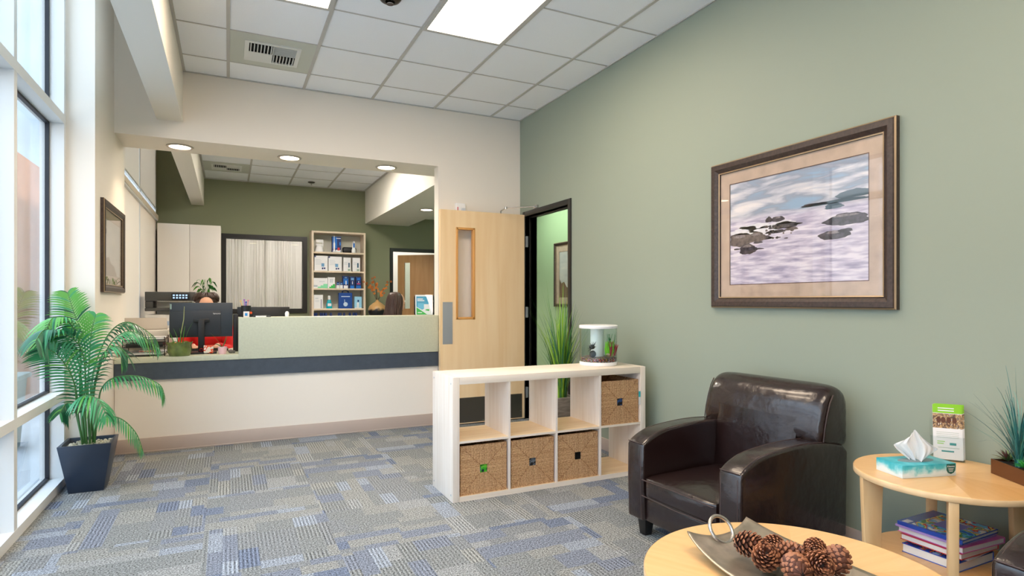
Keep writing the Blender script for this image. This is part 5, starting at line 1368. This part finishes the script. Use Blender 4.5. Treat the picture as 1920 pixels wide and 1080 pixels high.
MB().lathe([(0,108*k_),(15*k_,108*k_),(17*k_,130*k_),(14*k_,155*k_),(0,155*k_)], (cx_,cy_,cz_), 24, 1, .8).build('cap', OFFW, t)
MB().box(cx_-22*k_, cx_+22*k_, cy_-24*k_, cy_-20*k_, cz_+30*k_, cz_+62*k_).build('label', OFFW, t, bevel=.002)
t = thing('gift_bag', 'deep blue gift bag with handles on the fourth shelf', 'bag', (sx(495), 10.06, shz[3]))
xx0, xx1 = sx(415), sx(575); z = shz[3]+.0005
BAGB = mat('bag_blue', (18,70,150), .35)
MB().box(xx0, xx1, 10.02, 10.10, z, z+sh_(190)).build('bag_body', BAGB, t)
o = MB()
for k in range(2):
    y = 10.025+.06*k; xm = (xx0+xx1)/2; o.tube([(xm-.05,y,z+sh_(188)),(xm-.045,y,z+sh_(212)),(xm,y,z+sh_(222)),(xm+.045,y,z+sh_(212)),(xm+.05,y,z+sh_(188))], .006, 8)
o.build('handle', NB, t)
o = MB(); xm = (xx0+xx1)/2; o.box(xm-.07, xm+.07, 10.018, 10.02, z+.19, z+.205); o.lathe([(0,-.002),(.035,-.002),(.035,0)], (xm,10.02,z+.07), 24, M=Matrix.Rotation(R(-90),3,'X')); o.box(xm-.02,xm-.012,10.017,10.02,z+.09,z+.15)
o.build('print', [mat('bag_print', (196,214,236), .4)], t)
pbox('product_box', 'pale blue carton at the right end of the fourth shelf', 603, 688, 145, 3, [mat('sky_print',(150,205,235),.4),OFFW,NB], [(1,.3,.05,.6,.5),(2,.4,.55,.6,.72),(1,.0,.0,1,.06)])
# top shelf things
z = shz[0]+.0005
t = thing('jaw_model', 'white plaster dental model on the top shelf', 'dental model', (sx(190), 10.08, z))
cx_ = sx(190)
o = MB(); o.lathe([(0,0),(.075,0),(.072,.03),(.055,.07),(.050,.10),(0,.10)], (cx_,10.08,z), 28, 1, .7); o.build('base', OFFW, t)
o = MB()
for i in range(11):
    a = R(200+i*14); o.box(-.009,.009,-.007,.007,0,.03, Matrix.Translation((cx_+.055*math.cos(a),10.08+.035*math.sin(a),z+.10)) @ Matrix.Rotation(a+R(90),4,'Z'))
    o.box(-.009,.009,-.007,.007,0,.028, Matrix.Translation((cx_+.055*math.cos(a),10.08+.035*math.sin(a),z+.155)) @ Matrix.Rotation(a+R(90),4,'Z'))
o.lathe([(0,.183),(.062,.183),(.058,.20),(0,.205)], (cx_,10.08,z), 28, 1, .7).box(cx_+.045,cx_+.062,10.07,10.10,z+.08,z+.2)
o.build('teeth', WHITEPL, t)
pbox('product_box', 'dark blue electric toothbrush box on the top shelf', 335, 442, 192, 0, [NB,BB,OFFW,mat('red_print',(200,50,50),.4)], [(1,.05,.25,.55,.95),(2,.4,.0,.95,.16),(3,.6,.12,.85,.30),(2,.45,.86,.95,.9),(1,.8,.45,.95,.65)])
t = thing('electric_toothbrush', 'white electric toothbrush standing before the dark blue box', 'toothbrush', (sx(358), 9.998, z)); x = sx(358)
MB().lathe([(0,0),(.024,0),(.022,.02),(.014,.03),(.015,.14),(.006,.17),(.004,.25),(0,.255)], (x,10.005,z), 20).build('handle', WHITEPL, t); MB().box(x-.006,x+.006,9.995,10.015,z+.25,z+.275).build('brush_head', WHITEPL, t, bevel=.002)
t = thing('travel_case', 'black rounded toothbrush case on the top shelf', 'case', (sx(548), 10.09, z))
MB().box(sx(465), sx(632), 10.06, 10.13, z, z+sh_(72)).build('case', BLK, t, bevel=.03, seg=4)
t = thing('electric_toothbrush', 'white and blue electric toothbrush in front of the black case', 'toothbrush', (sx(592), 10.01, z)); x = sx(592)
MB().lathe([(0,0),(.034,0),(.034,.05),(.026,.07),(.020,.15),(.016,.19),(0,.2)], (x,10.02,z), 20).build('handle', WHITEPL, t); MB().box(x-.012,x+.012,9.996,10.004,z+.08,z+.16).build('blue_panel', BB, t)
# row of small bottles tops on the fifth shelf
z = shz[4]+.0005
for i, a in enumerate((120,150,205,235,265,325,420,440,482,550,595,625)):
    o = MB(); o.lathe([(0,0),(.02,0),(.02,.20),(.016,.235),(0,.24)], (sx(a),10.05,z), 14)
    tag(o.build('bottle', NB, loc=(sx(a),10.05,z)), 'dark blue bottle whose top just shows above the counter', 'bottle', 'row of dark blue bottles on the lowest visible shelf')
# credenza and vase
cr_ = thing('credenza', 'low dark sideboard under the round vase', 'sideboard', (2.32, 9.9, 0))
MB().box(2.12, 2.56, 9.72, 10.26, .06, .93).build('carcass', mat('dark_wood', (60,42,32), .5), cr_, bevel=.004)
for x in (2.15,2.53):
    for y in (9.76,10.22): MB().box(x-.02,x+.02,y-.02,y+.02,0,.06).build('leg', MATS['dark_wood'], cr_)
vs = thing('vase', 'round black and gold vase', 'vase', (2.24, 9.86, .93)); vx, vy = 2.245, 9.86
VM = bpy.data.materials.new('black_gold_glaze'); VM.use_nodes = True; N, L = nt(VM)
tcv = N.new('ShaderNodeTexCoord'); spv = N.new('ShaderNodeSeparateXYZ'); L.new(tcv.outputs['Object'], spv.inputs[0]); nv = N.new('ShaderNodeTexNoise'); nv.inputs['Scale'].default_value = 14; L.new(tcv.outputs['Object'], nv.inputs['Vector'])
fv_ = math_n(N, L, 'ADD', math_n(N, L, 'MULTIPLY', spv.outputs[2], 5.0), math_n(N, L, 'MULTIPLY', math_n(N, L, 'SUBTRACT', nv.outputs['Fac'], .5), .5))
rv = N.new('ShaderNodeValToRGB'); rv.color_ramp.elements[0].position = .68; rv.color_ramp.elements[0].color = lin((22,22,26)); rv.color_ramp.elements[1].position = .86; rv.color_ramp.elements[1].color = lin((186,148,98))
L.new(fv_, rv.inputs['Fac']); L.new(rv.outputs['Color'], N['Principled BSDF'].inputs['Base Color']); N['Principled BSDF'].inputs['Roughness'].default_value = .3
MB().lathe([(0,.0005),(.06,.0005),(.12,.04),(.15,.10),(.152,.15),(.13,.205),(.08,.25),(.035,.28),(.022,.30),(.024,.315),(.018,.315),(.016,.29),(0,.28)], (vx,vy,.93), 48).build('body', VM, vs)
fl = thing('flower_branch', 'branches of orange blossoms in the round vase', 'flowers', (vx, vy, 1.22)); R5 = random.Random(4)
o = MB(); b = Vector((vx,vy,1.2))
tips = [(-.12,0,.26),(-.06,.02,.36),(-.10,-.02,.18),(-.02,0,.24),(.12,0,.18),(.22,.02,.30),(.10,-.03,.12),(-.22,0,.28),(-.04,.0,.30)]
for tp in tips:
    e = b+Vector(tp)+Vector((0,0,.06)); m_ = b+Vector((tp[0]*.3,tp[1],tp[2]*.6)); o.mi = 0; o.tube([b,m_,e], [.004,.003,.002], 5)
    for k in range(5):
        q = m_.lerp(e, .35+.65*k/4)+Vector((R5.uniform(-.03,.03),R5.uniform(-.03,.03),R5.uniform(-.02,.02))); o.mi = 1+R5.randrange(2)
        for j in range(5):
            a = j*1.256; o.ball(q+Vector((.012*math.cos(a),-.004,.012*math.sin(a))), .009, 1,.5,1,6)
o.build('blossoms', [mat('twig', (60,44,30), .7), mat('orange_blossom', (210,120,40), .5), mat('amber_blossom', (170,90,30), .5)], fl)
# black chair back beside the brochure stand
bc = thing('office_chair', 'black rounded chair back with chrome bar behind the poster stand', 'chair', (2.42, 8.2, 0))
bx = 2.42
MB().box(bx-.02, bx+.36, 8.2, 8.25, 1.02, 1.30).build('backrest', BLK, bc, bevel=.024, seg=4)
o = MB(); 
o.tube([(bx-.05,8.2,.99),(bx+.39,8.2,.99)], .012, 8).tube([(bx-.05,8.2,.99),(bx-.05,8.2,.62)], .012, 8).tube([(bx+.39,8.2,.99),(bx+.39,8.2,.62)], .012, 8).tube([(bx+.17,8.22,1.05),(bx+.17,8.24,.62)], .012, 8)
o.build('chrome_frame', CHROME, bc)
MB().box(bx-.04, bx+.38, 7.8, 8.24, .56, .62).build('seat', BLK, bc, bevel=.02, seg=3)
for dx in (0,.34):
    for dy in (7.83,8.2): MB().tube([(bx+dx,dy,.56),(bx+dx,dy,0)], .013, 8).build('leg', CHROME, bc)

# task chairs for the two women
oc = thing('office_chair', 'black task chair under the woman in red', 'chair', (0,0,0), 0, 'task chairs behind the counter')
MB().box(-.24,.24,-.22,.22,.37,.43).build('seat', BLK, oc, bevel=.025, seg=3)
MB().box(-.2,.2,.24,.29,.52,.90).build('backrest', BLK, oc, bevel=.02, seg=3)
MB().tube([(0,.2,.38),(0,.30,.42),(0,.30,.6)], .018, 8).build('back_bar', BLK, oc)
MB().tube([(0,0,.08),(0,0,.38)], .025, 12).build('gas_column', BLK, oc)
for k in range(5):
    a = k*1.2566+.3; MB().tube([(0,0,.09),(.26*math.cos(a),.26*math.sin(a),.06),(.28*math.cos(a),.28*math.sin(a),.0)], [.022,.015,.012], 8).build('star_leg', BLK, oc)
move(oc, (-.19, 6.56, 0))
dup(oc, (1.76, 7.0, 0), (0,0,R(118)), 'black task chair under the long haired woman')

# ------------------------------------------------------------------ people
def organic(name, shapes, mats, voxel, parent=None, M=Matrix.Identity(4), smooth=4):
    o = MB()
    for s in shapes:
        if s[0] == 'c':      # tapered limb chain
            pts, rad = s[1], s[2]
            P_ = [M @ Vector(p) for p in pts]; o.tube(P_, rad, 14)
            for p, r in zip(P_, rad): o.ball(p, r*.99, seg=14)
        else:
            c, r3 = s[1], s[2]; rm = M.to_3x3()
            o.lathe([(math.sin(math.pi*i/9), -math.cos(math.pi*i/9)) for i in range(10)], M @ Vector(c), 20, 1, 1, rm @ Matrix.Diagonal(Vector(r3)))
    bm = o.bm; me = bpy.data.meshes.new('tmp'); bm.to_mesh(me); bm.free()
    ob = bpy.data.objects.new('tmp', me); COL.objects.link(ob)
    rmod = ob.modifiers.new('r', 'REMESH'); rmod.mode = 'VOXEL'; rmod.voxel_size = voxel
    sm = ob.modifiers.new('s', 'SMOOTH'); sm.iterations = smooth; sm.factor = .5
    dg = bpy.context.evaluated_depsgraph_get(); me2 = bpy.data.meshes.new_from_object(ob.evaluated_get(dg))
    bpy.data.objects.remove(ob); bpy.data.meshes.remove(me)
    return me2
def with_strands(me, strands):
    o = MB(); o.bm.from_mesh(me)
    for k, (pts, rad) in enumerate(strands):
        o.mi = k % 2; P_ = [Vector(p) for p in pts]
        n_ = 14; o.tube([catmull(P_, i/n_) for i in range(n_+1)], [max(.0008, rad*(.55+.45*math.sin(math.pi*min(1,(i/n_)*1.1)))*(1 if i < n_-2 else .5)) for i in range(n_+1)], 6, flat=.6)
    bmesh.ops.recalc_face_normals(o.bm, faces=o.bm.faces)
    o.bm.to_mesh(me); o.bm.free(); return me
def add_mesh(name, me, mats, parent, W):
    me.transform(W.inverted()); me.name = name; me.materials.clear()
    for m in mats: me.materials.append(m)
    for f in me.polygons: f.use_smooth = True
    ob = bpy.data.objects.new(name, me); COL.objects.link(ob); WM[ob.name] = W
    if parent is not None: ob.parent = parent
    else: ob.matrix_world = W
    return ob
def person(lab, M, top, hair, hairmat, topmat, hands='type', headrot=0):
    """seated figure; local frame: faces -y, floor z=0, pelvis over the origin"""
    hz = top-.115; HM = M @ Matrix.Translation((0,-.09,hz)) @ Matrix.Rotation(headrot, 4, 'Z') @ Matrix.Translation((0,.09,-hz))
    body = [('e',(0,0,.53),(.17,.13,.11)),('e',(0,-.01,.68),(.14,.105,.15)),('e',(0,-.02,.88),(.16,.105,.15)),
            ('c',[(-.16,-.03,.985),(.16,-.03,.985)],[.048,.048]),('c',[(0,-.03,.97),(0,-.075,hz-.07)],[.06,.046])]
    for s in (-1,1):
        body += [('c',[(s*.175,-.03,.97),(s*.205,-.12,.74)],[.048,.037]),('c',[(s*.205,-.12,.74),(s*.10,-.36,.805)],[.037,.024]),
                 ('e',(s*.088,-.40,.800),(.032,.042,.014)),
                 ('c',[(s*.09,-.0,.53),(s*.10,-.40,.52)],[.085,.055]),('c',[(s*.10,-.40,.52),(s*.10,-.42,.10)],[.052,.036]),('c',[(s*.10,-.41,.05),(s*.10,-.53,.035)],[.04,.03])]
        for k in range(4):
            x = s*(.064+.016*k); l = (.060,.068,.064,.052)[::(-1 if s > 0 else 1)][k]
            body.append(('c',[(x,-.43,.803),(x*1.0,-.43-l*.5,.806),(x,-.43-l*.9,.793)],[.0085,.008,.007]))
        body.append(('c',[(s*.060,-.385,.797),(s*.040,-.425,.795)],[.010,.008]))
    body_h = [('e',(0,-.085,hz+.01),(.074,.094,.104)),('e',(0,-.125,hz-.055),(.050,.055,.055)),('e',(0,-.182,hz-.012),(.012,.016,.022)),
              ('e',(.076,-.075,hz-.01),(.010,.018,.028)),('e',(-.076,-.075,hz-.01),(.010,.018,.028)),('e',(0,-.170,hz-.062),(.024,.010,.010))]
    # join the two sets in one mesh
    allm = []
    o = MB()
    for lst, MM in ((body, M), (body_h, HM)):
        for s in lst:
            if s[0] == 'c':
                P_ = [MM @ Vector(p) for p in s[1]]; o.tube(P_, s[2], 14)
                for p, r in zip(P_, s[2]): o.ball(p, r*.99, seg=14)
            else:
                o.lathe([(math.sin(math.pi*i/9), -math.cos(math.pi*i/9)) for i in range(10)], MM @ Vector(s[1]), 20, 1, 1, MM.to_3x3() @ Matrix.Diagonal(Vector(s[2])))
    me = bpy.data.meshes.new('tmp'); o.bm.to_mesh(me); o.bm.free()
    ob = bpy.data.objects.new('tmp', me); COL.objects.link(ob)
    rm = ob.modifiers.new('r', 'REMESH'); rm.mode = 'VOXEL'; rm.voxel_size = .0055
    sm = ob.modifiers.new('s', 'SMOOTH'); sm.iterations = 3; sm.factor = .5
    dg = bpy.context.evaluated_depsgraph_get(); me2 = bpy.data.meshes.new_from_object(ob.evaluated_get(dg)); bpy.data.objects.remove(ob)
    p = add_mesh('person', me2, [SKIN], None, M); tag(p, lab, 'person')
    # clothing
    cl = [('e',(0,0,.56),(.185,.145,.13)),('e',(0,-.01,.68),(.155,.118,.16)),('e',(0,-.02,.88),(.172,.118,.155)),('c',[(-.16,-.03,.982),(.16,-.03,.982)],[.056,.056])]
    for s in (-1,1): cl += [('c',[(s*.175,-.03,.97),(s*.205,-.12,.74)],[.058,.047]),('c',[(s*.205,-.12,.74),(s*.112,-.335,.80)],[.047,.034])]
    add_mesh('sweater', organic('s', cl, None, .009, None, M), [topmat], p, M)
    tro_ = [('e',(0,.0,.515),(.18,.14,.10))]
    for s in (-1,1): tro_ += [('c',[(s*.09,-.0,.53),(s*.10,-.40,.52)],[.093,.064]),('c',[(s*.10,-.40,.52),(s*.10,-.42,.12)],[.062,.050])]
    add_mesh('trousers', organic('t', tro_, None, .01, None, M), [mat('dark_trousers', (34,36,44), .8)], p, M)
    sh = []
    for s in (-1,1): sh += [('c',[(s*.10,-.40,.045),(s*.10,-.535,.04)],[.048,.038])]
    add_mesh('shoe', organic('t', sh, None, .01, None, M), [BLK], p, M)
    base, strands = hair(hz)
    hm_ = with_strands(organic('h', base, None, .006, None, HM, 2), [([HM @ Vector(q) for q in pts], r_) for pts, r_ in strands])
    add_mesh('hair', hm_, hairmat, p, M)
    o = MB()
    for s in (-1,1): o.ball(HM @ Vector((s*.030,-.166,hz+.008)), .0125, seg=12)
    o.mi = 1
    for s in (-1,1): o.ball(HM @ Vector((s*.030,-.1755,hz+.008)), .0055, seg=10)
    q = o.build('eye', [WHITEPL, BLK], None); q.parent = p; q.matrix_parent_inverse = M.inverted()
    o = MB(); o.tube([HM @ Vector(v) for v in ((-.022,-.172,hz-.062),(0,-.180,hz-.060),(.022,-.172,hz-.062))], [.003,.006,.003], 8)
    q = o.build('lips', mat('lips', (170,90,84), .5), None); q.parent = p; q.matrix_parent_inverse = M.inverted()
    return p
def hair1(hz):
    s = [('e',(0,-.052,hz+.040),(.100,.100,.094)),('e',(0,.02,hz-.02),(.075,.05,.09)),('e',(-.078,-.02,hz+.080),(.036,.04,.042))]
    st = []; Rh = random.Random(2)
    for k in range(46):
        a = R(-100+200*k/45); j = Rh.uniform(-.006,.006)
        st.append(([(math.sin(a)*.02+j*.5,-.03,hz+.135),(math.sin(a)*.075,-.055-.05*math.cos(a),hz+.125+j),(math.sin(a)*.106,-.06-.078*math.cos(a),hz+.088+j),(math.sin(a)*.108,-.045-.055*math.cos(a),hz+.045+j)], .010))
    for k in range(12):
        a = k*.55; st.append(([(-.078+.03*math.cos(a),-.03+.03*math.sin(a),hz+.06),(-.078+.042*math.cos(a+.5),-.02,hz+.085),(-.078+.02*math.cos(a+1),-.02,hz+.124)], .010))
    return s, st
def hair2(hz):
    s = [('e',(0,-.050,hz+.026),(.090,.104,.096)),('e',(0,.0,hz-.06),(.085,.055,.13))]
    st = []; Rh = random.Random(6)
    for k in range(84):
        a = R(-118+236*k/83); x, y = math.sin(a)*.094, -.050+math.cos(a)*.100; j = Rh.uniform(-.007,.007); sp = 1.25+.45*Rh.random()
        L2 = Rh.uniform(.28,.36)
        st.append(([(x*.12+j,-.06+(y+.05)*.15,hz+.118),(x*.72,-.05+(y+.05)*.72,hz+.098),(x*1.02+j,y,hz+.02),(x*1.13+j,y+.018,hz-.10),(x*sp+j*2,y+.045+j,hz-.22),(x*sp*.98+j*3,y+.055,hz-L2)], .0095))
    return s, st
person('woman in a red top with dark pinned up hair behind the slate monitor', Matrix.Translation((-.19, 6.52, 0)), 1.282, hair1, [HAIR, mat('brown_hair_strand', (70,44,32), .45)], RED)
person('woman with long chestnut hair seen from behind near the right end of the ledge', Matrix.Translation((1.76, 6.98, 0)) @ Matrix.Rotation(R(112), 4, 'Z'), 1.325, hair2, [HAIR2, mat('chestnut_hair_strand', (92,56,38), .38)], mat('dark_sweater', (50,44,46), .8))

# ------------------------------------------------------------------ outside
o = MB(); o.box(-14, XL-.13, -14, 40, -.12, -.04); struct(o.build('floor_outside', mat('pale_concrete', (176,178,180), .8, var=(3,.06))), 'pale concrete pavement outside')
o = MB(); o.box(-2.5,-2.2, 8.6, 10.0, -.04, 2.95); struct(o.build('wall_outside', mat('tan_stucco', (176,124,96), .8, var=(4,.1))), 'tan stucco wall outside the window')
sd_ = thing('building', 'pale sided building across the street', 'building', (-9, 6, 0))
SID = bpy.data.materials.new('pale_siding'); SID.use_nodes = True; N, L = nt(SID); tc_ = N.new('ShaderNodeTexCoord'); sp2 = N.new('ShaderNodeSeparateXYZ'); L.new(tc_.outputs['Object'], sp2.inputs[0])
fr = math_n(N, L, 'FRACT', math_n(N, L, 'MULTIPLY', sp2.outputs[2], 6.0)); rs = N.new('ShaderNodeValToRGB'); rs.color_ramp.elements[0].position = .0; rs.color_ramp.elements[0].color = lin((176,160,150)); rs.color_ramp.elements[1].position = .12; rs.color_ramp.elements[1].color = lin((214,204,196))
L.new(fr, rs.inputs['Fac']); L.new(rs.outputs['Color'], N['Principled BSDF'].inputs['Base Color'])
MB().box(-12, -9, -6, 14, -.04, 5.2).build('wall', SID, sd_)
MB().box(-16, -1.3, 15, 18, -.04, 9.5).build('sky_block_wing', mat('blue_grey_render', (146,156,162), .8, var=(1.2,.12)), sd_)  # added block that hides the bright sky behind the window panes
MB().prism([(-12.2,-6.2,5.2),(-8.8,-6.2,5.2),(-10.5,-6.2,6.4)], (0,20.4,0)).build('roof', mat('grey_roof', (120,120,124), .8), sd_)
for y in (-4, -1, 2, 5, 8, 11):
    wf = MB(); wf.box(-9.0,-8.95,y,y+1.2,1.0,2.6).box(-9.0,-8.95,y,y+1.2,3.4,4.6); q = wf.build('window', WHITEPL, sd_)
    wp = MB(); wp.box(-8.95,-8.94,y+.1,y+1.1,1.1,2.5).box(-8.95,-8.94,y+.1,y+1.1,3.5,4.5); wp.build('pane', mat('dark_pane', (120,150,170), .1), q)
bn = thing('trash_bin', 'grey green street bin on the pavement outside the window', 'bin', (-1.75, 6.35, -.04))
o = MB(); taper(o, -1.75, 6.35, .12, .16, -.04, .55, .02); o.build('bin_body', mat('bin_green', (120,138,136), .6), bn)
MB().box(-1.94,-1.56,6.16,6.54,.551,.60).build('bin_lid', MATS['bin_green'], bn, bevel=.02)

# ------------------------------------------------------------------ light, camera, world
def lamp(name, kind, loc, rot, energy, color, size=None, size_y=None):
    l = bpy.data.lights.new(name, kind); l.energy = energy; l.color = color
    if size:
        if size_y: l.shape = 'RECTANGLE'; l.size = size; l.size_y = size_y
        else: l.size = size
    o = bpy.data.objects.new(name, l); COL.objects.link(o); o.location = loc; o.rotation_euler = rot
    return o
# corridor ceiling lamp
t = thing('ceiling_light', 'flat ceiling lamp in the corridor behind the doorway', 'ceiling light', (3.6, 7.0, 2.70))
MB().box(3.3, 3.9, 6.4, 7.6, 2.685, 2.699).build('diffuser', emis('corridor_diffuser', (240,255,235), 6), t)
t = thing('ceiling_light', 'flat ceiling lamp in the room behind the interior window', 'ceiling light', (1.5, 11.2, ZC))
MB().box(.3, 3.6, 10.9, 11.5, ZC-.012, ZC-.001).build('diffuser', emis('back_room_diffuser', (255,250,244), 7), t)

bounce_sun = lamp('bounce_sun', 'SUN', (0,0,20), Vector((.50,-.25,.83)).to_track_quat('Z','Y').to_euler(), 3.0, (1.0,.98,.96)); bounce_sun.data.angle = R(2)  # added so the sunlit ground outside bounces light up to the ceiling
wd = bpy.data.worlds.new('World'); scene.world = wd; wd.use_nodes = True; N, L = wd.node_tree.nodes, wd.node_tree.links
bg = N['Background']; tc = N.new('ShaderNodeTexCoord'); sp = N.new('ShaderNodeSeparateXYZ'); L.new(tc.outputs['Generated'], sp.inputs[0])
rp = N.new('ShaderNodeValToRGB'); rp.color_ramp.elements[0].position = .0; rp.color_ramp.elements[0].color = (.74,.87,1.0,1); rp.color_ramp.elements[1].position = .7; rp.color_ramp.elements[1].color = (.56,.77,1.0,1)
L.new(sp.outputs[2], rp.inputs['Fac']); L.new(rp.outputs['Color'], bg.inputs['Color']); bg.inputs['Strength'].default_value = 3.3

cam = bpy.data.cameras.new('Camera'); co = bpy.data.objects.new('Camera', cam); COL.objects.link(co)
co.location = (0, 0, H); co.rotation_euler = (R(90), 0, -AZ)
cam.sensor_width = 36.0; cam.lens = F/1920*36; cam.shift_y = (HY-540)/1920; cam.clip_start = .02
scene.camera = co
vs_ = scene.view_settings; vs_.view_transform = 'Standard'; vs_.look = 'None'; vs_.gamma = 1.0; vs_.use_curve_mapping = False; vs_.exposure = 0.78
scene.cycles.use_denoising = True
scene.cycles.max_bounces = 10; scene.cycles.diffuse_bounces = 6; scene.cycles.transparent_max_bounces = 16; scene.cycles.sample_clamp_indirect = 6.0
scene.cycles.caustics_reflective = False; scene.cycles.caustics_refractive = False
